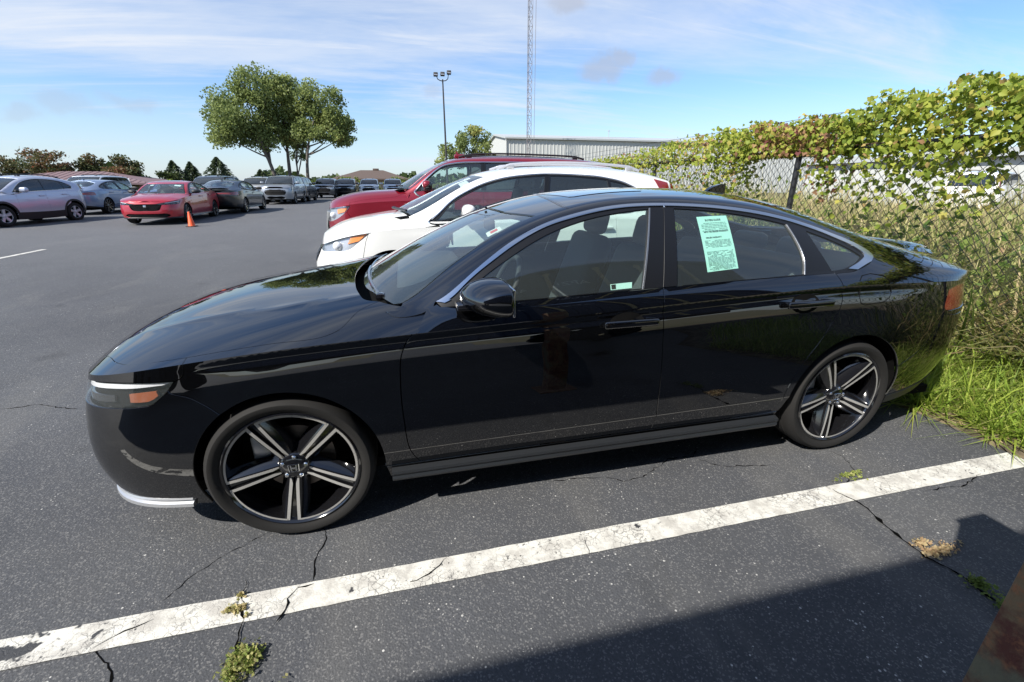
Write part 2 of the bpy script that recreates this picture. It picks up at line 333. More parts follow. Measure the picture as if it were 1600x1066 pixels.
SEDAN = dict(kink=.26,
    # x, y(half width), bottom z, crease z, inset of the section at five heights (bottom .. crease)
    rows=[(-.925, 0, .215, .730, .05, .010, .010, .035, .080), (-.920, .22, .215, .732, .05, .010, .010, .035, .080),
          (-.895, .43, .215, .738, .05, .008, .008, .035, .078), (-.837, .62, .215, .750, .05, .006, .004, .032, .072),
          (-.735, .765, .215, .768, .045, .004, .002, .028, .062), (-.600, .848, .215, .790, .04, .003, 0, .024, .052),
          (-.420, .893, .21, .818, .04, .004, 0, .018, .042), (-.200, .918, .20, .848, .04, .008, 0, .012, .034),
          (.10, .929, .20, .875, .022, .006, 0, .010, .028), (.60, .931, .20, .900, .022, .006, 0, .012, .026),
          (1.30, .931, .20, .928, .022, .006, 0, .012, .028), (2.00, .931, .20, .959, .022, .006, 0, .012, .028),
          (2.60, .931, .21, .978, .022, .006, 0, .012, .030), (3.00, .927, .23, .974, .05, .012, 0, .014, .036),
          (3.35, .905, .25, .960, .06, .014, .004, .018, .044), (3.62, .855, .28, .946, .08, .026, .014, .022, .048),
          (3.80, .765, .30, .934, .095, .040, .026, .028, .052), (3.905, .630, .31, .926, .11, .055, .036, .034, .056),
          (3.965, .40, .32, .920, .12, .06, .04, .036, .06), (3.985, 0, .32, .918, .12, .06, .04, .036, .06)],
    hx=(-.842, .66), hz=[(-.86, .752), (-.78, .800), (-.6, .868), (-.4, .915), (-.1, .960), (.2, .992), (.45, 1.012), (.7, 1.02)],
    hp=[(-.86, 2.2), (-.4, 2.3), (0, 2.8), (.3, 5.0), (.45, 7.2), (.66, 11.)], hcrease=[(.40, .64, .005, .03)],
    cx=(.40, 3.915), bow=.016, crown=2.3, wsbow=(.13, .45, 1.25),
    yb=[(.4, .788), (.52, .818), (.66, .848), (1., .868), (1.6, .868), (2.4, .858), (2.9, .84), (3.4, .80), (3.8, .73), (3.96, .66)],
    zb=[(.4, .965), (.67, .982), (1., .993), (1.6, 1.010), (2.4, 1.036), (2.7, 1.046), (3., 1.05), (3.4, 1.025), (3.8, .975), (3.96, .955)],
    yr=[(.4, .775), (.5, .785), (.62, .785), (.89, .735), (1.15, .68), (1.5, .645), (2., .635), (2.5, .645), (3., .67), (3.5, .68), (3.96, .60)],
    zr=[(.4, .967), (.5, .985), (.67, 1.072), (.89, 1.205), (1.12, 1.310), (1.3, 1.362), (1.49, 1.392), (1.74, 1.402), (2.07, 1.384), (2.34, 1.348), (2.55, 1.302), (2.78, 1.240), (3.1, 1.150), (3.5, 1.060), (3.8, 1.005), (3.96, .985)],
    z0=[(.4, .972), (.55, 1.062), (.8, 1.203), (1.0, 1.302), (1.15, 1.352), (1.35, 1.398), (1.64, 1.430), (1.95, 1.440), (2.4, 1.418), (2.8, 1.345), (3.17, 1.235), (3.5, 1.135), (3.75, 1.075), (3.96, 1.045)],
)
# ------------------------------------------------------------------ panels cut out of the surfaces
def inpoly(P, poly):
    x, y = P[:, 0], P[:, 1]; r = np.zeros(len(P), bool); a = poly; b = np.roll(poly, -1, 0)
    for (x0, y0), (x1, y1) in zip(a, b):
        if y0 == y1: continue
        c = ((y0 > y) != (y1 > y)) & (x < (x1-x0)*(y-y0)/(y1-y0)+x0); r ^= c
    return r
def crpath(p, scale, step):
    """smooth curve through p, sampled about every step"""
    p = np.asarray(p, float)
    if len(p) == 2:
        n = max(1, int(np.ceil(np.linalg.norm((p[1]-p[0])*scale)/step))); t = np.linspace(0, 1, n+1)[:, None]; return p[0]*(1-t)+p[1]*t
    d = np.concatenate([[0], np.cumsum(np.maximum(np.linalg.norm(np.diff(p, axis=0)*scale, axis=1), 1e-5))])
    n = max(3, int(np.ceil(d[-1]/step))); q = np.linspace(0, d[-1], n+1)
    # cubic hermite with limited tangents
    m = np.zeros_like(p); s = np.diff(p, axis=0)/np.diff(d)[:, None]
    m[0], m[-1] = s[0], s[-1]; h = np.diff(d)[:, None]; m[1:-1] = (s[:-1]*h[1:]+s[1:]*h[:-1])/(h[:-1]+h[1:])
    i = np.clip(np.searchsorted(d, q)-1, 0, len(d)-2); hh = (d[i+1]-d[i])[:, None]; t = ((q-d[i])[:, None])/hh
    r = (2*t**3-3*t**2+1)*p[i]+(t**3-2*t**2+t)*hh*m[i]+(-2*t**3+3*t**2)*p[i+1]+(t**3-t**2)*hh*m[i+1]
    for k in (0, 1):                                            # keep seams exact
        for val in (0., 1.):
            on = (np.abs(p[i, k]-val) < 1e-9) & (np.abs(p[i+1, k]-val) < 1e-9); r[on, k] = val
    return r
class Cutter:
    def __init__(s, B, step=.03, gap=.0022):
        s.B = B; s.step = step; s.gap = gap; s.sc = {}
        for k, G in (('S', B.S), ('T', B.T), ('U', B.U)):
            P = G.P; lu = np.linalg.norm(np.diff(P, axis=0), axis=2).sum(0).mean(); lv = np.linalg.norm(np.diff(P, axis=1), axis=2).sum(1).mean(); s.sc[k] = np.array([lu, lv])
        n = B.S.nu; k = int(n*.30); s.front = Grid(B.S.P[:k]); s.fk = (k-1)/(n-1); k2 = int(n*.72); s.rear = Grid(B.S.P[k2:]); s.rk = k2/(n-1)
    def uv(s, k, pts):
        G = {'S': s.B.S, 'T': s.B.T, 'U': s.B.U}[k]; out = np.zeros((len(pts), 2)); ui = np.linspace(0, 1, G.nu); num = []
        for i, q in enumerate(pts):
            if q[1] == 'c':
                row = 0 if k == 'U' else -1; out[i] = (np.interp(q[0], G.P[:, row, 0], ui), 0. if k == 'U' else 1.)
            elif q[1] == 'b': out[i] = (np.interp(q[0], G.P[:, 0, 0], ui), 0.)
            elif q[0] == 'm':
                col = 0 if k == 'T' else -1; out[i] = (np.interp(q[1], G.P[:, col, 0], ui), 0. if k == 'T' else 1.)
            elif q[0] in ('n', 't'):
                c = G.P[0 if q[0] == 'n' else -1, :, 2]; out[i] = (0. if q[0] == 'n' else 1., np.interp(q[1], c, np.linspace(0, 1, G.nv)))
            elif q[0] == 'f': w = s.front.inv_yz([(-abs(q[1]), q[2])])[0]; out[i] = (w[0]*s.fk, w[1])
            elif q[0] == 'r': w = s.rear.inv_yz([(-abs(q[1]), q[2])])[0]; out[i] = (s.rk+w[0]*(1-s.rk), w[1])
            elif q[0] == 'xy': out[i] = G.inv_xy([(q[1], -abs(q[2]))])[0]
            elif q[0] == 'uv': out[i] = q[1:]
            else: num.append(i)
        if num:
            p = [pts[i][:2] for i in num]
            out[num] = G.inv_xy([(a, -abs(b)) for a, b in p]) if k == 'T' else G.inv_xz(p)
        return out
    def loop(s, k, segs):
        """segs: list of point lists, each a smooth curve; consecutive lists are joined by straight lines"""
        o = []; n = len(segs); U = [s.uv(k, g) for g in segs]; st = s.step*.7
        for i, u in enumerate(U):
            o.append(crpath(u, s.sc[k], st)[:-1] if len(u) > 1 else u[:0])
            last = u[-1]; nxt = U[(i+1) % n][0]
            if np.linalg.norm((last-nxt)*s.sc[k]) > 1e-6: o.append(crpath(np.array([last, nxt]), s.sc[k], st)[:-1])
            else: pass
        P = np.concatenate(o)
        if k == 'S' and s.step < .05:                                  # finer where the shoulder crease is
            q = []
            for i in range(len(P)):
                a, b = P[i], P[(i+1) % len(P)]; q.append(a)
                if (min(a[1], b[1]) > .8 or (min(a[1], b[1]) < .27 and max(a[1], b[1]) > .23)) and abs(a[1]-b[1])*s.sc[k][1] > .006:
                    n_ = int(abs(a[1]-b[1])*s.sc[k][1]/.005); q += [a+(b-a)*t for t in np.linspace(0, 1, n_+2)[1:-1]]
            P = np.array(q)
        keep = [0]
        for i in range(1, len(P)):
            if np.linalg.norm((P[i]-P[keep[-1]])*s.sc[k]) > 1e-5: keep.append(i)
        if np.linalg.norm((P[keep[-1]]-P[0])*s.sc[k]) < 1e-5: keep.pop()
        return P[keep]
    def shrink(s, k, P, g):
        Q = P*s.sc[k]; a = np.roll(Q, 1, 0); b = np.roll(Q, -1, 0)
        area = .5*np.sum(Q[:, 0]*b[:, 1]-b[:, 0]*Q[:, 1]); sg = 1 if area > 0 else -1
        e1 = Q-a; e2 = b-Q; e1 /= np.maximum(np.linalg.norm(e1, axis=1, keepdims=True), 1e-9); e2 /= np.maximum(np.linalg.norm(e2, axis=1, keepdims=True), 1e-9)
        n = np.stack([-(e1+e2)[:, 1], (e1+e2)[:, 0]], 1)*sg; l = np.linalg.norm(n, axis=1, keepdims=True); n = n/np.maximum(l, .6)*2/np.maximum(l, 1.)
        R_ = (Q+n*g)/s.sc[k]
        for c in (0, 1):
            for val in (0., 1.): on = np.abs(P[:, c]-val) < 1e-9; R_[on, c] = val
        return np.clip(R_, 0, 1)
    def panel(s, acc, k, outer, holes=(), gap=None, flange=.014, lift=0., step=None):
        G = {'S': s.B.S, 'T': s.B.T, 'U': s.B.U}[k]; sc = s.sc[k]; g = s.gap if gap is None else gap; st = step or s.step
        O = s.loop(k, outer) if isinstance(outer, list) else outer
        if g: O = s.shrink(k, O, g)
        H = [s.loop(k, h) if isinstance(h, list) else h for h in holes]
        if g: H = [s.shrink(k, h, -g) for h in H]
        loops = [O]+H; pts = np.concatenate(loops); edges = []; n0 = 0
        for l in loops: m = len(l); edges += [(n0+i, n0+(i+1) % m) for i in range(m)]; n0 += m
        lo, hi = O.min(0), O.max(0); nu = max(2, int((hi[0]-lo[0])*sc[0]/st)); nv = max(2, int((hi[1]-lo[1])*sc[1]/st))
        gu, gv = np.meshgrid(np.linspace(lo[0], hi[0], nu+1), np.linspace(lo[1], hi[1], nv+1), indexing='ij'); Lp = np.stack([gu.ravel(), gv.ravel()], 1)
        if k == 'S' and hi[1] > .95 and s.step < .05:
            Lp = Lp[Lp[:, 1] < .87]; gu, gv = np.meshgrid(np.linspace(lo[0], hi[0], nu+1), [.875, .893, .908, .92, .932, .943, .953, .963, .974, .987], indexing='ij'); Lp = np.concatenate([Lp, np.stack([gu.ravel(), gv.ravel()], 1)])
        if k == 'S' and s.step < .05:
            gu, gv = np.meshgrid(np.linspace(lo[0], hi[0], nu+1), [.236, .2435, .250, .2565, .264], indexing='ij'); Lp = np.concatenate([Lp[np.abs(Lp[:, 1]-.25) > .02], np.stack([gu.ravel(), gv.ravel()], 1)])
        Lp = Lp[inpoly(Lp, O)]
        for h in H: Lp = Lp[~inpoly(Lp, h)]
        if len(Lp):
            d = np.min(np.linalg.norm((Lp[:, None, :]-pts[None, :, :])*sc, axis=2), axis=1); Lp = Lp[(d > .4*st) | ((d > .003) & ((Lp[:, 1] > .87) | (np.abs(Lp[:, 1]-.25) < .016)) & (k == 'S'))]
        A = np.concatenate([pts, Lp])*sc
        r = delaunay_2d_cdt([Vector(a) for a in A], edges, [], 0, 1e-7)
        V2 = np.array([tuple(v) for v in r[0]])/sc; F = [f for f in r[2]]
        c = np.array([np.mean([V2[i] for i in f], axis=0) for f in F]); ok = inpoly(c, O)
        for h in H: ok &= ~inpoly(c, h)
        F = [f for f, t in zip(F, ok) if t]
        V2 = np.clip(V2, 0, 1); P = G.pos(V2); N = G.nor(V2)
        cen = (np.abs(P[:, 1]) < 1e-4); N[cen, 1] = 0; N /= np.linalg.norm(N, axis=1, keepdims=True)
        P = P+N*lift
        FF = []; cnt = {}
        for f in F:
            a, b, c_ = (P[i] for i in f[:3]); nn = np.cross(b-a, c_-a)
            if nn@N[f[0]] < 0: f = f[::-1]
            FF.append(tuple(f))
            for i in range(len(f)): e = (f[i], f[(i+1) % len(f)]); cnt[e] = cnt.get(e, 0)+1
        used = sorted({i for f in FF for i in f}); mp = {i: j for j, i in enumerate(used)}
        acc.add(P[used], [tuple(mp[i] for i in f) for f in FF], N[used])
        if flange:
            be = [e for e in cnt if (e[1], e[0]) not in cnt]
            def seam(i, j):
                for c in (0, 1):
                    for val in (0., 1.):
                        if abs(V2[i, c]-val) < 1e-7 and abs(V2[j, c]-val) < 1e-7 and not (k == 'S' and c == 1 and val == 0): return True
                return False
            for i, j in be:
                if seam(i, j): continue
                t = P[j]-P[i]; nn = np.cross(t, N[i]); nn /= max(np.linalg.norm(nn), 1e-9)
                q = [P[i], P[j], P[j]-N[j]*flange, P[i]-N[i]*flange]
                n1 = (nn+N[i]); n1 /= np.linalg.norm(n1)
                acc.add(np.array(q), [(3, 2, 1, 0)] if np.dot(np.cross(q[2]-q[3], q[1]-q[3]), nn) > 0 else [(0, 1, 2, 3)], np.array([n1, n1, nn, nn]))
class PAcc:
    def __init__(s): s.V = []; s.F = []; s.N = []; s.n = 0
    def add(s, V, F, N): s.V.append(V); s.N.append(N); s.F += [tuple(i+s.n for i in f) for f in F]; s.n += len(V)
    def mirrored(s):
        m = PAcc(); V = np.concatenate(s.V)*[1, -1, 1]; N = np.concatenate(s.N)*[1, -1, 1]; m.add(V, [f[::-1] for f in s.F], N); return m
    def sym(s):
        m = s.mirrored(); s.add(np.concatenate(m.V), m.F, np.concatenate(m.N)); return s
    def obj(s, name, mt, parent): return link(name, mesh(name, np.concatenate(s.V), s.F, mt, N=np.concatenate(s.N)), parent)
def both(acc, name, mt, parent): acc.obj(name, mt, parent); acc.mirrored().obj(name, mt, parent)
def arc(cx, cz, r, a0, a1, n=13, rz=None): return [(cx+r*math.cos(R(a)), cz+(rz or r)*math.sin(R(a))) for a in np.linspace(a0, a1, n)]
# ------------------------------------------------------------------ wheels (axle along y, outer face at -y, hub centre at the origin)
def tyre_profile(Rt, Rr, w):
    h = Rt-Rr
    return [(Rr-.004, w*.5-.004), (Rr+.012, w*.5+.004), (Rr+h*.35, w*.5+.012), (Rr+h*.62, w*.5+.011), (Rr+h*.86, w*.5-.004), (Rt-.004, w*.5-.026), (Rt, w*.5-.05)]
def make_wheel(parent, loc, side=-1, Rt=.335, Rr=.257, w=.215, style='five', nseg=64, base=118, disc=True, rimm=None, name='wheel'):
    """side -1: faces -y.  returns the rim (the wheel) with its sub-parts"""
    s = side; f = -1*s
    pr = tyre_profile(Rt, Rr, w); full = [(r, -y) for r, y in pr]                       # outer half towards -y
    groove = []
    for gy in (-.05, -.017, .017, .05): groove += [(Rt, gy-.006), (Rt-.007, gy-.004), (Rt-.007, gy+.004), (Rt, gy+.006)]
    full = full+[(r, y) for r, y in groove if abs(y) < w*.5-.05]+[(r, y) for r, y in pr[::-1]]
    dim = lambda V: [(a, b*f, c) for a, b, c in V]
    fl = lambda F: F if f == 1 else [q[::-1] for q in F]
    # rim barrel
    b = MB(); yo = -w*.5-.002
    V, F = lathevf([(Rr+.002, yo+.012), (Rr+.001, yo+.001), (Rr-.006, yo-.003), (Rr-.012, yo+.004), (Rr-.018, yo+.02), (Rr-.03, yo+.10), (Rr-.032, w*.45), (Rr-.012, w*.49)], nseg, 'y'); b.add(dim(V), fl(F))
    rim = b.done(name, rimm or GLOSSB, parent, 40, loc)
    V, F = lathevf(full, nseg, 'y'); part('tyre', dim(V), fl(F), RUBBER, rim, 40)
    if disc:
        V, F = lathevf([(.06, .0), (.155, 0), (.155, .03), (.06, .03)], 40, 'y'); part('brake_disc', dim(V), fl(F), STEELD, rim, 30)
        m = MB(); m.rbox((-.13*1, .01, .07), (.075, .07, .13), .015, 2); part('brake_caliper', dim(m.V[0]), fl(m.F), SILV if style == 'five' else STEELD, rim, 35)
        V, F = lathevf([(Rr-.035, .06), (.03, .075)], 32, 'y'); part('back_plate', dim(V), fl(F), MATTE, rim)
    fy = yo+.012                                                                        # plane of the spoke faces
    if style == 'five':
        Ro = Rr-.014
        for k in range(5):
            a = R(base+72*k); ca, sa = math.cos(a), math.sin(a)
            def P(r, t, y): return (r*ca-t*sa, y*f, r*sa+t*ca)
            # black spoke: wide tapering wedge that sinks towards its flanks, with a groove down the middle
            m = MB(); rs = np.linspace(.048, Ro, 9); V = []
            for r in rs:
                q = (r-.048)/(Ro-.048); hw = .017+.011*q; fl_ = .034-.006*q+.014*math.sin(math.pi*q)*.3; yy = fy+.024*(1-q)**1.5-.004*q
                for t, y in ((-hw-fl_, yy+.05), (-hw-.006, yy+.004), (-hw, yy), (-hw+.014, yy), (-hw+.018, yy+.012), (hw-.018, yy+.012), (hw-.014, yy), (hw, yy), (hw+.006, yy+.004), (hw+fl_, yy+.05)): V.append(P(r, t, y))
            F = [(i*10+j, i*10+j+1, (i+1)*10+j+1, (i+1)*10+j) for i in range(8) for j in range(9)]
            sp = part('spoke', V, F, rimm or GLOSSB, rim, 30); fixn(sp)
            for sg in (-1, 1):                                                           # bright machined edges of the spoke and the rim arc they run into
                V = []
                for r in np.linspace(.058, Ro, 9):
                    q = (r-.048)/(Ro-.048); hw = .017+.011*q; yy = fy+.024*(1-q)**1.5-.004*q
                    wd = .0125 if q > .12 else .006
                    for t, y in ((sg*hw, yy-.0008), (sg*(hw-wd), yy-.0008)): V.append(P(r, t, y))
                F = [(i*2, i*2+1, i*2+3, i*2+2) for i in range(8)]; n0 = len(V)
                t0 = math.asin((.028)/Ro)
                A = np.linspace(0, R(36)-t0+.01, 14); 
                for q in A:
                    aa = sg*(t0-.012+q)
                    for r in (Ro+.007, Ro-.007): V.append((r*math.cos(a+aa), (fy-.0055)*f, r*math.sin(a+aa)))
                F += [(n0+i*2, n0+i*2+1, n0+i*2+3, n0+i*2+2) for i in range(13)]
                o = part('machined_edge', V, F, MACH, rim, 30); fixn(o)
        V, F = lathevf([(.001, fy+.012), (.034, fy+.012), (.056, fy+.02), (.066, fy+.034), (.07, fy+.07)], 32, 'y'); part('hub', dim(V), fl(F), rimm or GLOSSB, rim, 40)
    else:
        n = {'ten': 10, 'six': 6, 'fivewide': 5}[style]; Ro = Rr-.006
        for k in range(n):
            a = R(base+360/n*k); ca, sa = math.cos(a), math.sin(a); V = []
            for r in np.linspace(.05, Ro, 6):
                q = (r-.05)/(Ro-.05); hw = {10: .016+.008*q, 6: .028+.014*q, 5: .034+.012*q}[n]; yy = fy+.022*(1-q)
                for t, y in ((-hw-.01, yy+.03), (-hw, yy), (hw, yy), (hw+.01, yy+.03)): V.append((r*ca-t*sa, y*f, r*sa+t*ca))
            F = [(i*4+j, i*4+j+1, (i+1)*4+j+1, (i+1)*4+j) for i in range(5) for j in range(3)]
            fixn(part('spoke', V, F, rimm or ALLOY, rim, 35))
        V, F = lathevf([(.001, fy+.01), (.03, fy+.01), (.06, fy+.022), (.07, fy+.06)], 24, 'y'); part('hub', dim(V), fl(F), rimm or ALLOY, rim, 40)
        V, F = lathevf([(Ro+.004, fy-.010), (Ro-.012, fy-.004), (Ro-.014, fy+.012)], 48, 'y'); part('rim_lip', dim(V), fl(F), rimm or ALLOY, rim, 40)
    if style == 'five' or nseg >= 48:
        for k in range(5):
            a = R(base+36+72*k); m = MB(); V, F = lathevf([(.001, fy+.008), (.006, fy+.008), (.0095, fy+.013), (.0095, fy+.045)], 10, 'y', (.048*math.cos(a), 0, .048*math.sin(a))); part('lug_nut', dim(V), fl(F), CHROME, rim, 30)
    if style == 'five':
        m = MB(); e = fy+.009                                                           # emblem: a bright H in a rounded frame
        fr = [(-.021, .017), (.021, .017), (.019, -.017), (-.019, -.017)]
        for (a, b_) in zip(fr, fr[1:]+fr[:1]): m.tube([(a[0], e, a[1]), (b_[0], e, b_[1])], .0018, 6)
        for sg in (-1, 1): m.add([(sg*.0135, e-.001, .014), (sg*.0085, e-.001, .014), (sg*.0065, e-.001, -.014), (sg*.0115, e-.001, -.014)], [(0, 1, 2, 3)])
        m.add([(-.008, e-.001, .003), (.008, e-.001, .003), (.0075, e-.001, -.003), (-.0075, e-.001, -.003)], [(0, 1, 2, 3)])
        V = np.concatenate(m.V); o = part('emblem', [(a*(-s)*(1), b*f, c) for a, b, c in V], fl(m.F), CHROME, rim, 30)
    return rim
# ------------------------------------------------------------------ the sedan
BODY = {}
def get_body(key, sp):
    if key not in BODY: BODY[key] = Body(sp)
    return BODY[key]
DLO = [(.636, 1.004), (.788, 1.104), (.907, 1.185), (1.107, 1.285), (1.295, 1.338), (1.488, 1.369), (1.746, 1.377), (2.076, 1.359), (2.34, 1.322), (2.53, 1.279), (2.70, 1.227), (2.885, 1.157), (2.938, 1.122), (2.944, 1.103), (2.905, 1.080), (2.783, 1.048), (2.631, 1.037)]
TRI = [(.690, 1.012), (.797, 1.094), (.916, 1.171), (1.111, 1.271), (1.296, 1.323), (1.489, 1.355), (1.741, 1.364), (2.069, 1.345), (2.332, 1.308), (2.517, 1.266), (2.715, 1.203), (2.850, 1.146), (2.886, 1.114), (2.823, 1.085), (2.722, 1.055)]
def build_sedan(name, loc, rz, pm, step=.035, hi=True, rimm=None, wstyle='five', trimm=None, sillm=None):
    root = empty(name, loc, rz); B = get_body('sedan', SEDAN); C = Cutter(B, step); trimm = trimm or CHROME; nseg = 72 if hi else 32
    fa = lambda a0, a1: arc(.008, .335, .366, a0, a1); ra = lambda a0, a1: arc(2.825, .335, .378, a0, a1)
    sp1 = [(-.306, 'c'), (-.316, .785), (-.346, .769)]; sp2 = [(-.346, .769), (-.374, .737), (-.30, .705), (-.245, .668)]
    hl = [[(-.857, .676), (-.80, .716), (-.70, .743), (-.61, .757), (-.515, .763), (-.42, .766), (-.348, .769)], [(-.348, .769), (-.374, .737), (-.407, .706), (-.44, .682), (-.495, .671), (-.60, .662), (-.70, .655), (-.80, .646), (-.850, .646), (-.857, .676)]]
    inta = [('n', .245), ('f', .35, .245), ('f', .60, .262), ('f', .66, .30), ('f', .60, .345), ('f', .3, .355), ('n', .355)]
    gril = [('n', .455), ('f', .28, .455), ('f', .38, .475), ('f', .45, .58), ('f', .47, .655), ('f', .40, .668), ('f', .2, .672), ('n', .672)]
    a = PAcc()
    C.panel(a, 'S', [[('uv', 0, 1), (-.306, 'c')], sp1, sp2, fa(126, 200), [(-.335, 'b'), ('uv', 0, 0)], [('uv', 0, 0), ('n', .245)], inta, [('n', .355), ('n', .455)], gril, [('n', .672), ('uv', 0, 1)]], [hl])
    hoodf = [('m', -.825), (-.822, .2), (-.805, .39), (-.75, .52), (-.686, .602), (-.606, .706), (-.525, .771), (-.418, .807), (-.306, .830)]
    hoods = [(-.306, .830), (-.171, .842), (-.01, .851), (.207, .859), (.249, .84), (.283, .798), (.321, .743), (.362, .716), (.404, .699)]
    hoodr = [(.404, .699), (.345, .652), (.302, .515), (.272, .306), (.258, .15), ('m', .252)]
    C.panel(a, 'T', [[(-.306, 'c'), (-.842, 'c')], [('m', -.842)], hoodf])
    a.sym().obj('front_bumper', pm, root)
    a = PAcc(); C.panel(a, 'T', [hoodf, hoods, hoodr, [('m', .252), ('m', -.825)]]); a.sym().obj('hood', pm, root)
    # grille and lower intake
    a = PAcc(); C.panel(a, 'S', [[('n', .45)]+gril[1:-1]+[('n', .675)], [('n', .675), ('n', .45)]], lift=-.03, flange=0, gap=-.004); g = a.sym().obj('grille', MATTE, root)
    m = MB()
    for i in range(6):
        z = .475+i*.036; w = .30+.17*(z-.455)/.21
        n = 15; ys = np.linspace(-w, w, n); m.tube([(float(C.B.S.pos(np.array([C.uv('S', [('f', abs(y), z)])[0]]))[0, 0])+.012, y, z) for y in ys], .006, 5)
    m.done('grille_bar', BLACK, g)
    a = PAcc(); C.panel(a, 'S', [[('n', .24)]+inta[1:-1]+[('n', .36)], [('n', .36), ('n', .24)]], lift=-.04, flange=0, gap=-.004); g2 = a.sym().obj('lower_intake', MATTE, root)
    m = MB()
    for z in (.275, .30, .325): m.tube([(float(C.B.S.pos(np.array([C.uv('S', [('f', abs(y), z)])[0]]))[0, 0])+.015, y, z) for y in np.linspace(-.58, .58, 17)], .005, 5)
    m.done('intake_bar', BLACK, g2)
    m = MB(); m.rbox((-.925, 0, .60), (.012, .085, .07), .01, 2); m.done('emblem', CHROME, root)
    # front lip: bright two-step strip under the bumper
    S = B.S; us = np.linspace(0, C.uv('S', [(-.40, 'b')])[0, 0], 34); Pb = S.pos(np.stack([us, us*0], 1)); Nb = S.nor(np.stack([us, us*0+.15], 1)); Nb[:, 2] = 0; Nb /= np.linalg.norm(Nb, axis=1, keepdims=True); Nb[0] = (-1, 0, 0)
    prof = [(-.010, .250), (.010, .245), (.014, .238), (.006, .233), (.008, .228), (.018, .222), (.020, .208), (.004, .203), (-.03, .212)]
    V = [Pb[i]*[1, 1, 0]+Nb[i]*o+np.array([0, 0, z]) for i in range(34) for o, z in prof]; n = len(prof)
    F = [(i*n+j, i*n+j+1, (i+1)*n+j+1, (i+1)*n+j) for i in range(33) for j in range(n-1)]+[tuple(33*n+j for j in range(n))]
    V = np.array(V); V2 = V*[1, -1, 1]; mm = MB(); mm.add(V, F); mm.add(V2, [f[::-1] for f in F]); fixn(mm.done('front_lip', sillm or SILV, root, 30))
    # headlights
    for sg in (1, -1):
        def ob(acc, nm, mt, par): return (acc if sg == 1 else acc.mirrored()).obj(nm, mt, par)
        a = PAcc(); C.panel(a, 'S', hl, lift=-.028, flange=0, gap=-.003); h = ob(a, 'headlight', MATTE, root)
        a = PAcc(); C.panel(a, 'S', [[(-.80, .710), (-.70, .737), (-.61, .750), (-.515, .756), (-.42, .760), (-.365, .763)], [(-.40, .753), (-.50, .741), (-.61, .733), (-.70, .722), (-.80, .699)]], lift=-.012, flange=.012, gap=0, step=.02); ob(a, 'light_strip', LAMPW, h)
        a = PAcc(); C.panel(a, 'S', [[(-.535, .716), (-.43, .729)], [(-.425, .712), (-.455, .692), (-.50, .685), (-.535, .684)]], lift=-.016, flange=.01, gap=0, step=.02); ob(a, 'side_marker', AMBD, h)
        a = PAcc(); C.panel(a, 'S', [[(-.79, .680), (-.66, .702), (-.60, .706)], [(-.60, .682), (-.68, .672), (-.79, .662)]], lift=-.016, flange=.01, gap=0, step=.02); ob(a, 'projector_lens', GLOSSB, h)
        a = PAcc(); C.panel(a, 'S', hl, lift=-.001, flange=0, gap=.001); ob(a, 'lens', LENS, h)
    # fenders
    fe = [(.531, 'c'), (.503, .861), (.485, .823), (.469, .693), (.470, .518), (.483, .379), (.504, .319), (.521, .286)]
    a = PAcc(); C.panel(a, 'S', [[(-.306, 'c'), (.531, 'c')], fe, [(.521, .286), (.371, .286)], fa(-8, 126), sp2[::-1], sp1[::-1]])
    C.panel(a, 'T', [[(-.306, 'c'), (.545, 'c')], [(.545, 'c'), (.575, .892), (.640, .846)], [(.640, .846), (.56, .800), (.50, .778), (.44, .735), (.404, .699)], hoods[::-1]]); both(a, 'fender', pm, root)
    # doors
    dd = [(1.65, 'c'), (1.661, .694), (1.664, .495), (1.675, .290)]; rd = [(2.654, 'c'), (2.656, .908), (2.583, .738), (2.464, .56), (2.425, .46), (2.40, .295)]
    belt = [(.655, .985), (.72, .988), (.965, .997), (1.544, 1.015), (1.662, 1.019)]; belt2 = [(1.662, 1.019), (2.05, 1.029), (2.414, 1.036), (2.631, 1.040)]
    fd = PAcc(); C.panel(fd, 'S', [[(.531, 'c'), (1.65, 'c')], dd, [(1.675, .290), (.521, .286)], fe[::-1]])
    C.panel(fd, 'U', [[(.545, 'c'), (1.65, 'c')], [(1.65, 'c'), (1.662, 1.019)], belt[::-1], [(.640, .995), (.575, .945), (.545, 'c')]])
    rdp = PAcc(); C.panel(rdp, 'S', [[(1.65, 'c'), (2.654, 'c')], rd, [(2.40, .295), (1.675, .290)], dd[::-1]])
    C.panel(rdp, 'U', [[(1.65, 'c'), (2.654, 'c')], [(2.654, 'c'), (2.645, 1.005), (2.631, 1.040)], belt2[::-1], [(1.662, 1.019), (1.65, 'c')]])
    doors = {}
    for sg in (1, -1):
        doors['f', sg] = (fd if sg == 1 else fd.mirrored()).obj('front_door', pm, root); doors['r', sg] = (rdp if sg == 1 else rdp.mirrored()).obj('rear_door', pm, root)
    # quarter, rear bumper, tail lamps
    tl = [[(3.46, .912), (3.58, .930), (3.74, .918), ('r', .55, .902), ('r', .10, .890)], [('r', .10, .845), ('r', .55, .825), (3.76, .796), (3.6, .79), (3.44, .815), (3.46, .912)]]
    bs = [(3.165, .50), (3.30, .585), (3.40, .70), (3.44, .775)]; bs2 = [(3.44, .775), (3.6, .758), (3.76, .760), ('r', .5, .775), ('t', .775)]
    a = PAcc(); C.panel(a, 'S', [[(2.654, 'c'), ('uv', 1, 1)], [('uv', 1, 1), ('t', .775)], bs2[::-1], bs[::-1], ra(26, 186), [(2.445, .295), (2.40, .295)], rd[::-1]], [tl])
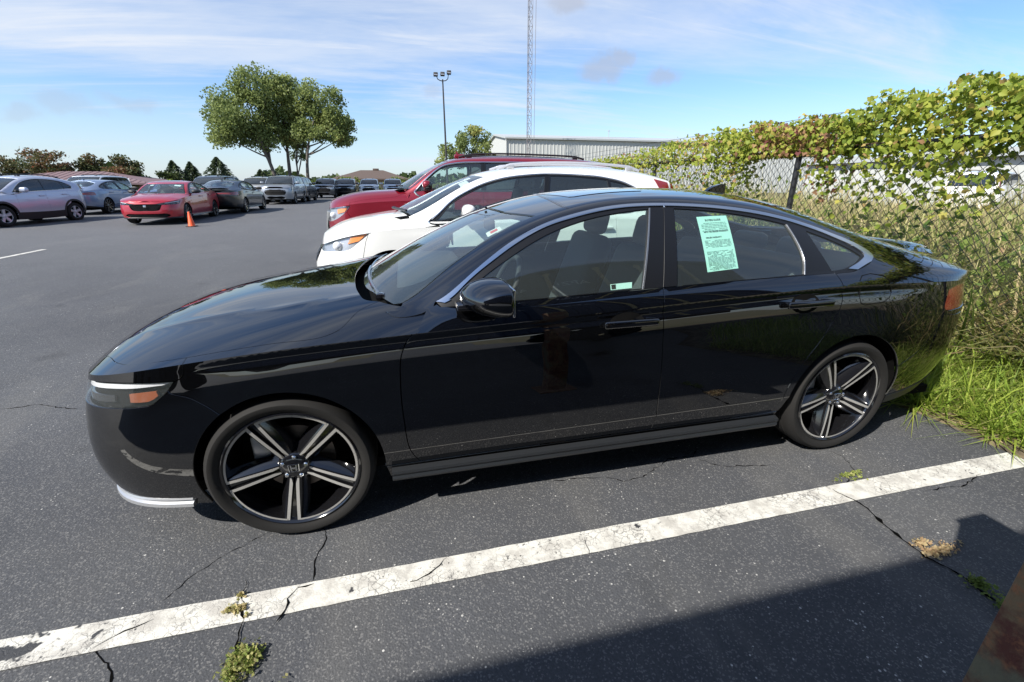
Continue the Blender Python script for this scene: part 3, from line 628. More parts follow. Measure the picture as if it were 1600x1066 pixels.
    C.panel(a, 'U', [DLO, [(2.631, 1.037), (2.645, 1.005), (2.654, 'c')], [(2.654, 'c'), ('uv', 1, 0)], [('uv', 1, 0), ('xy', 3.88, .50)], [('xy', 3.88, .50), ('xy', 3.66, .56), ('xy', 3.52, .54), ('xy', 3.49, .3), ('m', 3.48)], [('m', 3.48), ('m', 3.41)],
              [('m', 3.41), ('xy', 3.39, .4), ('xy', 3.30, .545)], [('xy', 3.30, .545), ('xy', 2.95, .565), ('xy', 2.74, .55)], [('xy', 2.74, .55), ('xy', 2.66, .3), ('m', 2.64)], [('m', 2.64), ('m', 1.045)],
              [('m', 1.045), ('xy', 1.06, .3), ('xy', 1.128, .585)], [('xy', 1.128, .585), ('xy', .90, .645), ('xy', .72, .695), ('xy', .50, .765)], [('xy', .45, .79), (.46, .952), (.54, .955), (.60, .972), (.636, 1.004)]])
    a.sym().obj('body_shell', pm, root)
    a = PAcc(); C.panel(a, 'U', [[('uv', 1, 1), ('uv', 1, .8), ('xy', 3.88, .50)], [('xy', 3.88, .50), ('xy', 3.66, .56), ('xy', 3.52, .54), ('xy', 3.49, .3), ('m', 3.48)], [('m', 3.48), ('uv', 1, 1)]]); a.sym().obj('trunk_lid', pm, root)
    a = PAcc(); C.panel(a, 'S', [bs, bs2, [('t', .775), ('uv', 1, 0)], [('uv', 1, 0), (3.21, 'b')], ra(-12, 26)]); a.sym().obj('rear_bumper', pm, root)
    for sg in (1, -1):
        a = PAcc(); C.panel(a, 'S', tl, lift=-.004, flange=.02, gap=.001); (a if sg == 1 else a.mirrored()).obj('tail_lamp', REDL, root)
        a = PAcc(); C.panel(a, 'S', [[(2.42, 'b'), (.385, 'b')], [(.372, .284), (2.44, .292)]]); (a if sg == 1 else a.mirrored()).obj('rocker_panel', pm, root)
        m = MB(); prof = [(-.845, .222), (-.872, .205), (-.896, .208), (-.905, .222), (-.901, .236), (-.908, .248), (-.906, .260), (-.880, .268)]
        m.prism([(y*sg, z) for y, z in prof], .395, 2.435, 'x'); fixn(m.done('side_skirt', SKIRT, root, 30))
    a = PAcc(); C.panel(a, 'S', [[(3.21, 'b'), ('uv', 1, 0)], [('uv', 1, 0), ('t', .40)], [('t', .40), ('r', .5, .40), (3.72, .36), (3.45, .325), (3.195, .30)]], lift=.004); a.sym().obj('rear_valance', SATIN, root)
    # spoiler lip
    V = []; prof = [(0, -.006), (.03, .016), (.10, .034), (.155, .042), (.16, .034), (.12, .012)]; ys = np.linspace(-.56, .56, 25)
    for y in ys:
        q = abs(y)/.56; x0 = 3.72-.16*q**3-.05*q; e = 1-q**6*.9; zb = float(np.interp(x0, B.U.P[:, -1, 0], B.U.P[:, -1, 2]))-.018*q**2-.03*q**4
        for dx, dz in prof: V.append((x0+dx*1.25, y, zb-dx*.20+dz*e))
    n = 6; F = [(i*n+j, i*n+(j+1) % n, (i+1)*n+(j+1) % n, (i+1)*n+j) for i in range(24) for j in range(n)]+[tuple(range(n)), tuple(24*n+j for j in range(n))]
    fixn(part('spoiler', V, F, pm, root, 40))
    # glass
    wsP = [[('m', 1.035), ('xy', 1.05, .3), ('xy', 1.118, .578)], [('xy', 1.118, .578), ('xy', .895, .638), ('xy', .715, .688), ('xy', .50, .757)], [('xy', .462, .74), ('xy', .40, .60), ('xy', .33, .4), ('m', .295)], [('m', .295), ('m', 1.035)]]
    a = PAcc(); C.panel(a, 'U', wsP, lift=-.004, flange=0); ws = a.sym().obj('windshield', GLASS, root)
    a = PAcc(); C.panel(a, 'U', [[('m', 1.035), ('xy', 1.05, .3), ('xy', 1.118, .578)], [('xy', 1.118, .578), ('xy', .895, .638), ('xy', .715, .688), ('xy', .50, .757)], [('xy', .462, .74), ('xy', .40, .60), ('xy', .33, .4), ('m', .295)],
        [('m', .35), ('xy', .385, .4), ('xy', .49, .60), ('xy', .60, .665)], [('xy', .60, .665), ('xy', .72, .655), ('xy', .895, .606), ('xy', 1.06, .555)], [('xy', 1.06, .555), ('xy', 1.01, .3), ('m', .99)]], lift=-.007, flange=0); a.sym().obj('glass_border', MATTE, ws)
    a = PAcc(); C.panel(a, 'U', [[('m', 3.40), ('xy', 3.38, .4), ('xy', 3.29, .535)], [('xy', 3.29, .535), ('xy', 2.95, .555), ('xy', 2.75, .54)], [('xy', 2.75, .54), ('xy', 2.67, .3), ('m', 2.65)], [('m', 2.65), ('m', 3.40)]], lift=-.004, flange=0); a.sym().obj('rear_window', GLASS, root)
    a = PAcc(); C.panel(a, 'U', [[('m', 1.37), ('xy', 1.38, .34)], [('xy', 1.40, .37), ('xy', 1.78, .37)], [('xy', 1.80, .34), ('m', 1.81)], [('m', 1.81), ('m', 1.37)]], lift=.0025, flange=.006); a.sym().obj('sunroof', GLOSSB, root)
    fg = [[(.735, 1.004), (.832, 1.088), (.975, 1.172), (1.129, 1.247), (1.287, 1.299), (1.448, 1.331), (1.655, 1.352)], [(1.655, 1.352), (1.60, 1.18), (1.556, 1.022)], [(1.556, 1.022), (1.239, 1.010), (.968, 1.001), (.735, .995)]]
    rg = [[(1.795, 1.353), (2.066, 1.332), (2.325, 1.292), (2.430, 1.270)], [(2.430, 1.270), (2.452, 1.20), (2.462, 1.11), (2.440, 1.044)], [(2.440, 1.044), (2.05, 1.033), (1.735, 1.024)], [(1.735, 1.024), (1.795, 1.353)]]
    qg = [[(2.556, 1.236), (2.705, 1.186), (2.811, 1.140), (2.858, 1.108)], [(2.858, 1.108), (2.80, 1.084), (2.701, 1.058), (2.622, 1.050)], [(2.622, 1.050), (2.556, 1.236)]]
    bl = [(1.746, 1.377), (1.70, 1.20), (1.662, 1.019)]
    for sg in (1, -1):
        def ob(acc, nm, mt, par): return (acc if sg == 1 else acc.mirrored()).obj(nm, mt, par)
        df, dr = doors['f', sg], doors['r', sg]
        a = PAcc(); C.panel(a, 'U', [DLO[:7], bl, belt[::-1][1:], [(.655, .985), (.636, 1.004)]], [fg], lift=-.003, gap=.0018); ob(a, 'window_frame', SATIN, df)
        a = PAcc(); C.panel(a, 'U', [DLO[6:], belt2[::-1], bl[::-1]], [rg, qg], lift=-.003, gap=.0018); ob(a, 'window_frame', SATIN, dr)
        for gp, dn in ((fg, df), (rg, dr)):
            a = PAcc(); C.panel(a, 'U', gp, lift=-.008, flange=0, gap=-.004, step=.05); ob(a, 'window_glass', GLASS, dn)
        a = PAcc(); C.panel(a, 'U', qg, lift=-.008, flange=0, gap=-.004, step=.05); ob(a, 'quarter_glass', GLASS, root)
        a = PAcc(); st = step*.6
        C.panel(a, 'U', [DLO[:7], [(1.746, 1.377), (1.742, 1.360)], TRI[:7][::-1], [(.700, 1.012), (.672, 1.0)]], lift=.003, flange=.008, gap=.001, step=st); ob(a, 'window_trim', trimm, df)
        a = PAcc(); C.panel(a, 'U', [DLO[6:15], [(2.783, 1.048)], TRI[6:][::-1], [(1.742, 1.360), (1.746, 1.377)]], lift=.003, flange=.008, gap=.001, step=st); ob(a, 'window_trim', trimm, dr)
        if hi:
            a = PAcc(); C.panel(a, 'U', [[(1.660, 1.356), (1.605, 1.18), (1.556, 1.016)], [(1.564, 1.016), (1.613, 1.18), (1.667, 1.357)]], lift=.001, flange=.004, gap=0, step=st); ob(a, 'bright_edge', EDGE, df)
            a = PAcc(); C.panel(a, 'U', [[(2.432, 1.268), (2.455, 1.20), (2.466, 1.11), (2.444, 1.040)], [(2.450, 1.040), (2.472, 1.11), (2.461, 1.20), (2.438, 1.268)]], lift=.001, flange=.004, gap=0, step=st); ob(a, 'bright_edge', EDGE, dr)
            a = PAcc(); C.panel(a, 'S', [arc(2.872, .915, .10, 185, 355, 9, .042)], lift=.0006, flange=.0, gap=0, step=.02)
            ring = [(2.766, .958), (2.764, .925), (2.78, .886), (2.81, .876), (2.94, .886), (2.97, .905), (2.982, .930), (2.978, .955)]
            a = PAcc(); C.panel(a, 'S', [ring, ring[::-1]], gap=0) if False else None
            m = MB(); u1 = C.uv('S', ring); m.tube(B.S.pos(u1)*[1, sg, 1], .0022, 5); u2 = C.uv('U', [(2.764, 1.0), (2.79, 1.022), (2.85, 1.028), (2.93, 1.016), (2.970, .985)]); m.tube(B.U.pos(u2)*[1, sg, 1], .0022, 5); m.done('fuel_door_seam', MATTE, root)
            # handles
        for (x0, x1, z, dn) in ((1.35, 1.615, .876, df), (2.305, 2.575, .905, dr)):
            xm = (x0+x1)/2; y0 = float(B.S.pos(B.S.inv_xz([(xm, z)]))[0, 1])
            m = MB(); V = []; F = []; n = 20
            for k in range(n): t = 2*math.pi*k/n; V.append((xm-.01+.085*math.cos(t), z+.002+.048*math.sin(t)))
            if hi:
                w3 = B.S.pos(B.S.inv_xz(V)); nn = B.S.nor(B.S.inv_xz(V)); V3 = (w3+nn*.0012)*[1, sg, 1]; c3 = np.array([[xm-.01, (y0+.002)*sg, z]]); o = part('handle_cup', np.concatenate([V3, c3]), [(k, (k+1) % n, n) for k in range(n)], MATTE, dn, 0)
            m.rbox((xm, (y0-.026)*sg, z+.004), (x1-x0, .020, .034), .010, 3); m.rbox((x0+.02, (y0-.008)*sg, z+.004), (.03, .04, .024), .008, 2); m.rbox((x1-.03, (y0-.008)*sg, z+.004), (.05, .04, .03), .008, 2); m.done('door_handle', pm, dn, 40)
        # mirror
        V = []; nu_, nv_ = 28, 16
        for i in range(nv_+1):
            ph = math.pi*i/nv_; yv = -math.cos(ph); ry = math.sin(ph)**.55
            for k in range(nu_):
                t = 2*math.pi*k/nu_; c0, s0 = math.cos(t), math.sin(t); sx = math.copysign(abs(c0)**.75, c0); sz = math.copysign(abs(s0)**.75, s0)
                q = (1-yv)/2                                         # 1 at the outer end
                x = sx*ry*(.150 if sx < 0 else .030)*(1-.18*q); z_ = sz*ry*(.082 if sz > 0 else .070)*(1-.10*q)
                if sx < 0: z_ *= 1-.30*abs(sx)**2
                V.append((.880+x-.035*(1-q), (-1.02+yv*.135)*sg, 1.058+z_-.10*(x+.05)*0-.012*(1-q)))
        F = [(i*nu_+k, i*nu_+(k+1) % nu_, (i+1)*nu_+(k+1) % nu_, (i+1)*nu_+k) for i in range(nv_) for k in range(nu_)]
        mo = fixn(part('mirror', V, F, [pm if hi else BLACK, GLOSSB], df, 60))
        for pl in mo.data.polygons:
            if pl.center[2] < 1.020: pl.material_index = 1
        m = MB(); m.add(*rboxvf((.775, -.895*sg, 1.0), (.13, .10, .028), .012, 2)); m.done('mirror_stalk', GLOSSB, mo)
        if hi: m = MB(); m.rbox((.899, -1.03*sg, 1.055), (.010, .19, .105), .03, 3); m.done('mirror_glass', CHROME, mo)
    # cowl, wipers
    m = MB(); xs = np.linspace(-.72, .72, 25)
    V = [];
    for y in xs:
        q = 1-(y/.78)**2; V += [(.36-.14*q, y, .918), (.60-.14*q, y, .955)]
    F = [(2*i, 2*i+1, 2*i+3, 2*i+2) for i in range(24)]; part('cowl', V, F, MATTE, root, 0)
    if hi:
        for (a0, b0) in (((.405, -.60, .985), (.325, .08, 1.008)), ((.33, -.05, .985), (.40, .62, .995))):
            m = MB(); a_, b_ = np.array(a0), np.array(b0); mid = (a_+b_)/2+[-.055, 0, .012]; pts = [a_*(1-t)**2+2*mid*t*(1-t)+b_*t*t for t in np.linspace(0, 1, 12)]
            m.tube(pts, np.linspace(.011, .006, 12), 6); m.rbox(tuple(a_), (.04, .05, .035), .012); m.done('wiper', GLOSSB, root)
    if not hi:                                                                       # dealer stickers inside the windshield
        for (x_, y_, w_) in ((.90, -.42, .20), (.93, .40, .10)):
            uv_ = B.U.inv_xy([(x_+a*.10, -abs(y_)-b*w_*.5) for a, b in ((0, -1), (0, 1), (1, 1), (1, -1))]); Pq = (B.U.pos(uv_)-B.U.nor(uv_)*.02)*[1, 1 if y_ < 0 else -1, 1]; part('windshield_sticker', Pq, [(0, 1, 2, 3)], WHITEP, root, 0)
    # shark fin
    m = MB(); m.prism([(2.42, 1.405), (2.47, 1.440), (2.535, 1.462), (2.57, 1.462), (2.575, 1.39), (2.42, 1.395)], -.018, .018, 'y'); m.done('antenna_fin', pm, root, 50)
    # inside and underside
    m = MB(); m.box(-.55, 3.75, -.74, .74, .19, .24); m.box(.50, 2.55, -.80, -.775, .24, .955); m.box(.50, 2.55, .775, .80, .24, .955); m.box(.02, .46, -.70, .70, .45, .90); m.box(3.0, 3.75, -.56, .56, .3, .98); m.box(-.70, -.45, -.5, .5, .30, .62)
    m.done('underbody', MATTE, root, 0)
    m = MB(); m.rbox((.68, 0, .93), (.42, 1.46, .14), .05, 3); m.rbox((.80, 0, .80), (.30, 1.5, .25), .06, 2); m.done('dashboard', DARKIN, root)
    for sg in (-1, 1):
        m = MB(); m.rbox((1.42, sg*.37, .50), (.52, .50, .16), .06, 3); m.rbox((1.74, sg*.37, .83), (.14, .50, .64), .06, 3, Matrix.Rotation(R(20), 3, 'Y')); st_ = m.done('front_seat', SEATM, root, 50)
        m = MB(); m.rbox((1.862, sg*.37, 1.215), (.10, .26, .17), .045, 3, Matrix.Rotation(R(12), 3, 'Y')); m.tube([(1.84, sg*.37-.06, 1.05), (1.855, sg*.37-.06, 1.18)], .006, 6); m.tube([(1.84, sg*.37+.06, 1.05), (1.855, sg*.37+.06, 1.18)], .006, 6); m.done('headrest', SEATM, st_, 50)
    m = MB(); m.rbox((2.38, 0, .52), (.50, 1.30, .18), .06, 3); m.rbox((2.70, 0, .80), (.16, 1.30, .56), .06, 3, Matrix.Rotation(R(24), 3, 'Y')); rs_ = m.done('rear_seat', SEATM, root, 50)
    for y in (-.40, 0, .40): m = MB(); m.rbox((2.84, y, 1.09), (.10, .27, .14), .045, 3, Matrix.Rotation(R(18), 3, 'Y')); m.done('headrest', SEATM, rs_, 50)
    m = MB(); c_ = np.array([1.02, -.37, .93]); e1 = np.array([0, 1, 0]); e2 = np.array([.42, 0, .91]); pts = [c_+.185*(math.cos(t)*e1+math.sin(t)*e2) for t in np.linspace(0, 2*math.pi, 33)]
    m.tube(pts, .015, 8, False); m.tube([c_-.18*e1, c_+.18*e1], .016, 6); m.tube([c_, c_-.18*e2], .018, 6); m.tube([c_, c_+np.array([-.2, 0, -.05])], .03, 8); m.done('steering_wheel', DARKIN, root, 50)
    m = MB(); m.rbox((1.02, 0, 1.24), (.03, .23, .075), .015, 2); m.tube([(1.02, 0, 1.27), (1.0, 0, 1.315)], .008, 6); m.done('rear_view_mirror', BLACK, root)
    a_ = arc(0, .335, .392, -2, 182, 20)
    for cx in (.008, 2.825):
        for sg in (-1, 1):
            m = MB(); q = [(cx+x, z) for x, z in a_]; V = [(x, sg*.885, z) for x, z in q]+[(x, sg*.60, z) for x, z in q]; nn = len(q)
            m.add(V, [(i, i+1, nn+i+1, nn+i) for i in range(nn-1)]); m.add([(x, sg*.60, z) for x, z in q], [tuple(range(nn))]); m.done('wheel_liner', MATTE, root, 0)
    for cx in (0, 2.83):
        for sg in (-1, 1): make_wheel(root, (cx, sg*.795, .335), sg, nseg=nseg, style=wstyle, base=118, disc=hi, rimm=rimm, Rr=.270)
    return root
# ------------------------------------------------------------------ taller cars from a shorter table
def gen_rows(xn, xt, hw, cf, cr, zb, zc, ins_s, ins_f, ins_r, n=3.0):
    rows = []; zbf, zcf = tab(zb), tab(zc)
    th = np.linspace(0, math.pi/2, 8)
    for t in th: rows.append((xn+cf-cf*abs(math.cos(t))**(2/n) if t < th[-1] else xn+cf, hw*abs(math.sin(t))**(2/n), max(0, math.cos(t))**1.2, 'f'))
    for x in np.linspace(xn+cf, xt-cr, 7)[1:-1]: rows.append((x, hw, 0, 's'))
    for t in th[::-1]: rows.append((xt-cr+cr*abs(math.cos(t))**(2/n) if t < th[-1] else xt-cr, hw*abs(math.sin(t))**(2/n), max(0, math.cos(t))**1.2, 'r'))
    out = []
    for x, y, w, k in rows:
        e = ins_f if k == 'f' else ins_r; ins = [a*(1-w)+b*w for a, b in zip(ins_s, e)]
        out.append((x, y, float(zbf(x)), float(zcf(x)), *ins))
    return out
CRV = dict(rows=gen_rows(-.92, 3.60, .905, .95, .8, [(-.9, .27), (0, .25), (2.6, .27), (3.6, .36)], [(-.92, .80), (-.6, .90), (-.2, .975), (.4, 1.015), (1.5, 1.04), (2.6, 1.06), (3.6, 1.04)], [.04, .012, 0, .012, .03], [.08, .02, 0, .03, .10], [.10, .03, 0, .01, .02]),
    cutx=(-.1, .3), cut=.004, hx=(-.80, .36), hz=[(-.92, .82), (-.79, .925), (-.59, 1.035), (-.26, 1.105), (0, 1.138), (.3, 1.158)], hp=[(-.9, 2.4), (-.3, 3), (.36, 7)], cx=(.12, 3.42), bow=.022, wsbow=(.16, .2, 1.3), crown=2.2,
    yb=[(.12, .80), (.4, .835), (1.5, .85), (2.8, .84), (3.42, .80)], zb=[(.12, 1.08), (.4, 1.066), (1.5, 1.095), (2.6, 1.12), (3.42, 1.12)], yr=[(.12, .78), (.5, .755), (1.0, .70), (1.6, .665), (2.4, .66), (3.42, .64)],
    zr=[(.12, 1.10), (.28, 1.15), (.42, 1.21), (.64, 1.325), (.94, 1.475), (1.2, 1.555), (1.5, 1.598), (1.9, 1.612), (2.5, 1.602), (2.85, 1.580), (3.2, 1.535), (3.42, 1.49)],
    z0=[(.12, 1.12), (.3, 1.215), (.64, 1.39), (.94, 1.535), (1.1, 1.592), (1.4, 1.642), (1.9, 1.672), (2.55, 1.668), (3.07, 1.632), (3.3, 1.595), (3.42, 1.56)],
    wb=2.62, wr=.350, rr=.245, arch=.435, sill=.36, door=(.52, 1.68, 2.62), dlo=[(.43, 1.10), (.64, 1.265), (.94, 1.425), (1.2, 1.508), (1.5, 1.552), (1.77, 1.568), (2.1, 1.562), (2.5, 1.532), (2.80, 1.46), (2.98, 1.36), (3.03, 1.29)], belt=[(.40, 1.072), (1.0, 1.086), (1.7, 1.104), (2.5, 1.125), (2.95, 1.20), (3.03, 1.29)],
    pil=[(1.80, 1.72, .035), (2.56, 2.60, .022)], ws=((1.0, 1.07, .60), (.035, .22, .74)), hl=[[(-.78, .845), (-.62, .905), (-.45, .945), (-.22, .978)], [(-.22, .978), (-.34, .885), (-.46, .80), (-.62, .775), (-.80, .775), (-.78, .845)]], grille=((.47, .62), (.52, .80)), mir=(.80, 1.17), hxr=.20, sn=.10)
BIG = dict(rows=gen_rows(-1.03, 4.15, 1.015, .75, .7, [(-1.0, .36), (0, .33), (3, .36), (4.15, .45)], [(-1.03, 1.06), (-.6, 1.14), (0, 1.185), (1.5, 1.215), (3., 1.225), (4.15, 1.21)], [.05, .015, 0, .012, .03], [.06, .02, 0, .01, .05], [.06, .02, 0, .0, .02], 3.8),
    cutx=(-.3, .1), cut=.006, hx=(-.96, .5), hz=[(-1.03, 1.10), (-.95, 1.18), (-.8, 1.255), (-.57, 1.315), (-.1, 1.36), (.4, 1.38)], hp=[(-1., 5), (.5, 8)], cx=(.28, 3.95), bow=.018, wsbow=(.14, .3, 1.2), crown=3.0,
    yb=[(.28, .90), (.6, .925), (2, .94), (3.95, .92)], zb=[(.28, 1.30), (.5, 1.325), (2, 1.34), (3.95, 1.35)], yr=[(.28, .87), (.6, .86), (1.0, .82), (1.6, .80), (3, .79), (3.95, .76)],
    zr=[(.28, 1.32), (.40, 1.385), (.6, 1.53), (.94, 1.755), (1.15, 1.825), (1.54, 1.862), (2.5, 1.875), (3.4, 1.852), (3.95, 1.81)], z0=[(.28, 1.375), (.5, 1.525), (.94, 1.80), (1.1, 1.862), (1.4, 1.908), (1.74, 1.930), (2.9, 1.925), (3.7, 1.89), (3.95, 1.86)],
    wb=2.95, wr=.405, rr=.285, arch=.45, sill=.47, door=(.40, 1.62, 2.62), dlo=[(.50, 1.37), (.60, 1.47), (.94, 1.73), (1.15, 1.785), (1.54, 1.808), (2.5, 1.812), (3.3, 1.795), (3.72, 1.775), (3.82, 1.72)], belt=[(.47, 1.332), (1.5, 1.346), (2.5, 1.356), (3.6, 1.366), (3.80, 1.39), (3.82, 1.72)],
    pil=[(1.66, 1.64, .045), (2.68, 2.60, .06)], ws=((1.02, 1.06, .74), (.19, .33, .84)), hl=[[(-.99, 1.05), (-.86, 1.11), (-.58, 1.12)], [(-.58, 1.12), (-.66, 1.03), (-.76, .95), (-.97, .87), (-.99, 1.05)]], grille=((.62, .55), (.66, 1.03)), mir=(.66, 1.43), hxr=.33, sn=.06, chromefront=True, step=.06)
MINI = dict(rows=gen_rows(-.85, 3.40, .885, .8, .75, [(-.85, .25), (0, .22), (2.5, .24), (3.4, .36)], [(-.85, .82), (-.5, .92), (0, .98), (.6, 1.01), (1.6, 1.05), (2.6, 1.08), (3.4, 1.06)], [.04, .012, 0, .014, .035], [.08, .02, 0, .02, .08], [.10, .03, 0, .01, .04]),
    cutx=(.0, .4), cut=.006, hx=(-.74, .40), hz=[(-.85, .86), (-.7, .98), (-.4, 1.06), (0, 1.11), (.4, 1.135)], hp=[(-.85, 2.6), (0, 3.4), (.4, 7)], cx=(.16, 3.20), bow=.02, wsbow=(.14, .2, 1.2), crown=2.3,
    yb=[(.16, .79), (.5, .815), (1.5, .825), (3.2, .78)], zb=[(.16, 1.06), (.5, 1.065), (1.5, 1.105), (2.4, 1.15), (3.2, 1.18)], yr=[(.16, .76), (.5, .74), (1.0, .68), (1.6, .64), (2.4, .63), (3.2, .60)],
    zr=[(.16, 1.08), (.32, 1.15), (.5, 1.25), (.8, 1.41), (1.05, 1.49), (1.4, 1.545), (1.8, 1.558), (2.3, 1.53), (2.7, 1.475), (3.2, 1.37)], z0=[(.16, 1.10), (.3, 1.18), (.55, 1.32), (.8, 1.45), (1.0, 1.54), (1.3, 1.60), (1.75, 1.63), (2.3, 1.61), (2.8, 1.55), (3.2, 1.45)],
    wb=2.555, wr=.34, rr=.225, arch=.40, sill=.36, door=(.55, 1.58, 2.45), dlo=[(.52, 1.10), (.62, 1.19), (.85, 1.345), (1.08, 1.43), (1.4, 1.49), (1.8, 1.50), (2.2, 1.47), (2.55, 1.385), (2.78, 1.26)], belt=[(.50, 1.07), (1.0, 1.09), (1.6, 1.115), (2.3, 1.155), (2.76, 1.215), (2.78, 1.26)],
    pil=[(1.66, 1.62, .012), (2.40, 2.44, .010)], ws=((.98, 1.03, .60), (.07, .22, .70)), hl=[[(-.72, .80), (-.55, .87), (-.30, .92)], [(-.30, .92), (-.38, .84), (-.55, .76), (-.74, .74), (-.72, .80)]], grille=((.42, .45), (.50, .72)), mir=(.72, 1.15), hxr=.28, sn=.08, clad=.44)
def build_suv(name, loc, rz, key, sp, pm, step=.08, hi=True, gl=None, rear_gl=None, wstyle='ten', rimm=None, trimm=None, rails=False, scale=None):
    root = empty(name, loc, rz); B = get_body(key, sp); C = Cutter(B, step, .003); gl = gl or GLASS; rear_gl = rear_gl or gl; trimm = trimm or CHROME; wb = sp['wb']; wr = sp['wr']; ar = sp['arch']
    if scale: root.scale = scale
    fa = lambda a0, a1: arc(0, wr, ar, a0, a1); ra = lambda a0, a1: arc(wb, wr, ar, a0, a1); d0, d1, d2 = sp['door']; sl = sp['sill']; xn = sp['rows'][0][0]; xt = sp['rows'][-1][0]
    hl = sp['hl']; (gy0, gz0), (gy1, gz1) = sp['grille']; ztop = sp['rows'][0][3]
    gril = [('n', gz0), ('f', gy0*.6, gz0), ('f', gy0, gz0+.03), ('f', gy1, gz1-.05), ('f', gy1*.7, gz1), ('n', gz1)]
    zb0 = sp['rows'][0][2]; iz0, iz1 = zb0+.03, gz0-.10; inta = [('n', iz0), ('f', .45, iz0), ('f', .55, (iz0+iz1)/2), ('f', .45, iz1), ('n', iz1)]
    low = sp.get('clad'); cl = BLACK if low else pm
    spx = -ar*.80; zz1 = wr+ar*.6
    hx1 = hl[0][-1][0]; hz1 = hl[0][-1][1]
    # bumper + fenders + hood
    a = PAcc(); C.panel(a, 'S', [[('uv', 0, 1), (hx1, 'c')], [(hx1, 'c'), (hx1, hz1), (hx1-.06, hz1-.10)], [(hx1-.06, hz1-.10), (spx, zz1)], fa(143, 190), [(-ar*.95, 'b'), ('uv', 0, 0)], [('uv', 0, 0), ('n', iz0)], inta, [('n', iz1), ('n', gz0)], gril, [('n', gz1), ('uv', 0, 1)]], [hl])
    a.sym().obj('front_bumper', pm, root)
    fe = [(d0, 'c'), (d0-.02, sl+.3), (d0, sl)]
    xc = C.B.T.P[-1, 0, 0]; hr = sp['hxr']
    shut = [(hx1, B.yc(hx1)-.03), (hx1*.4, B.yc(hx1*.4)-.05), (hr-.12, B.yc(hr)-.08), (hr, B.yc(hr)-.16)]
    nose = xn+sp['sn']+.03
    a = PAcc(); C.panel(a, 'T', [[('m', B.T.P[0, 0, 0]), ('m', hr-.10)], [('m', hr-.10), (hr-.07, .4), (hr, B.yc(hr)-.16)], shut[::-1], [(hx1, 'c'), (B.T.P[0, 0, 0], 'c')]]); a.sym().obj('hood', pm, root)
    a = PAcc(); C.panel(a, 'S', [[(hx1, 'c'), (d0, 'c')], fe, [(d0, sl), (ar*.95, sl)], fa(10, 143), [(hx1-.06, hz1-.10), (hx1, hz1), (hx1, 'c')]])
    C.panel(a, 'T', [[(hx1, 'c'), (xc, 'c')], [(xc, B.yc(xc)-.05), (xc-.05, B.yc(xc)-.16), (hr, B.yc(hr)-.16)], shut[::-1]]); both(a, 'fender', pm, root)
    # doors, quarter, tail
    dd = [(d1, 'c'), (d1, sl)]; rd = [(d2, 'c'), (d2, wr+ar*.95), (wb-ar*.9, wr+ar*.45), (wb-ar*1.0, sl)]
    belt = sp['belt']; dlo = sp['dlo']; bf = lambda x: float(np.interp(x, [q[0] for q in belt], [q[1] for q in belt])); tf = lambda x: float(np.interp(x, [q[0] for q in dlo], [q[1] for q in dlo]))
    (pt, pb, pw), (qt, qb, qw) = sp['pil']
    fd = PAcc(); C.panel(fd, 'S', [[(d0, 'c'), (d1, 'c')], dd, [(d1, sl), (d0, sl)], fe[::-1]])
    rp = PAcc(); C.panel(rp, 'S', [[(d1, 'c'), (d2, 'c')], rd, [(wb-ar, sl), (d1, sl)], dd[::-1]])
    bl = [q for q in belt if q[0] < pb-.05]; br = [q for q in belt if pb+.05 < q[0] < d2-.02]
    C.panel(fd, 'U', [[(d0, 'c'), (d1, 'c')], [(d1, 'c'), (pb, bf(pb))], bl[::-1], [(d0-.02, bf(d0)-.03), (d0, 'c')]])
    C.panel(rp, 'U', [[(d1, 'c'), (d2, 'c')], [(d2, 'c'), (d2, bf(d2))], br[::-1], [(pb, bf(pb)), (d1, 'c')]])
    doors = {}
    for sg in (1, -1): doors['f', sg] = (fd if sg == 1 else fd.mirrored()).obj('front_door', pm, root); doors['r', sg] = (rp if sg == 1 else rp.mirrored()).obj('rear_door', pm, root)
    a = PAcc(); C.panel(a, 'S', [[(d2, 'c'), ('uv', 1, 1)], [('uv', 1, 1), ('uv', 1, 0)], [('uv', 1, 0), (wb+ar*.95, 'b')], ra(-8, 172), [(wb-ar, sl)], rd[::-1]]); a.sym().obj('rear_body', pm, root)
    a = PAcc(); C.panel(a, 'S', [[(ar*.95, 'b'), (wb-ar*.97, 'b')], [(wb-ar*1.0, sl), (ar*.98, sl)]]); both(a, 'rocker_panel', BLACK if low else SATIN, root)
    if low:
        a = PAcc(); C.panel(a, 'S', [[(ar*.95, 'b'), (wb-ar*.97, 'b')], [(wb-ar*1.0, low), (ar*.98, low)]], lift=.006); both(a, 'lower_cladding', BLACK, root)
        for cx in (0, wb): a = PAcc(); C.panel(a, 'S', [arc(cx, wr, ar-.002, -6, 186, 17), arc(cx, wr, ar+.07, 186, -6, 17)], lift=.008, step=.06); both(a, 'arch_cladding', BLACK, root)
        a = PAcc(); C.panel(a, 'S', [[(wb+ar*1.0, 'b'), ('uv', 1, 0)], [('uv', 1, 0), ('t', .55)], [('t', .55), (xt-.2, .5), (wb+ar*1.0, .45)]], lift=.008, step=.06); a.sym().obj('rear_cladding', BLACK, root)
        a = PAcc(); C.panel(a, 'S', [[(-ar*1.0, 'b'), ('uv', 0, 0)], [('uv', 0, 0), ('n', iz0)], [('n', iz0), ('f', .6, .36), (-ar*1.02, .40)]], lift=.008, step=.06); a.sym().obj('front_cladding', BLACK, root)
    # cabin shell
    (wx0, wx1, wy1), (wbx0, wbx1, wby) = sp['ws']; B.U
    xl = B.U.P[-1, -1, 0]; last = dlo[-1]
    a = PAcc(); q0 = belt[0]
    ymid = lambda x, z: None
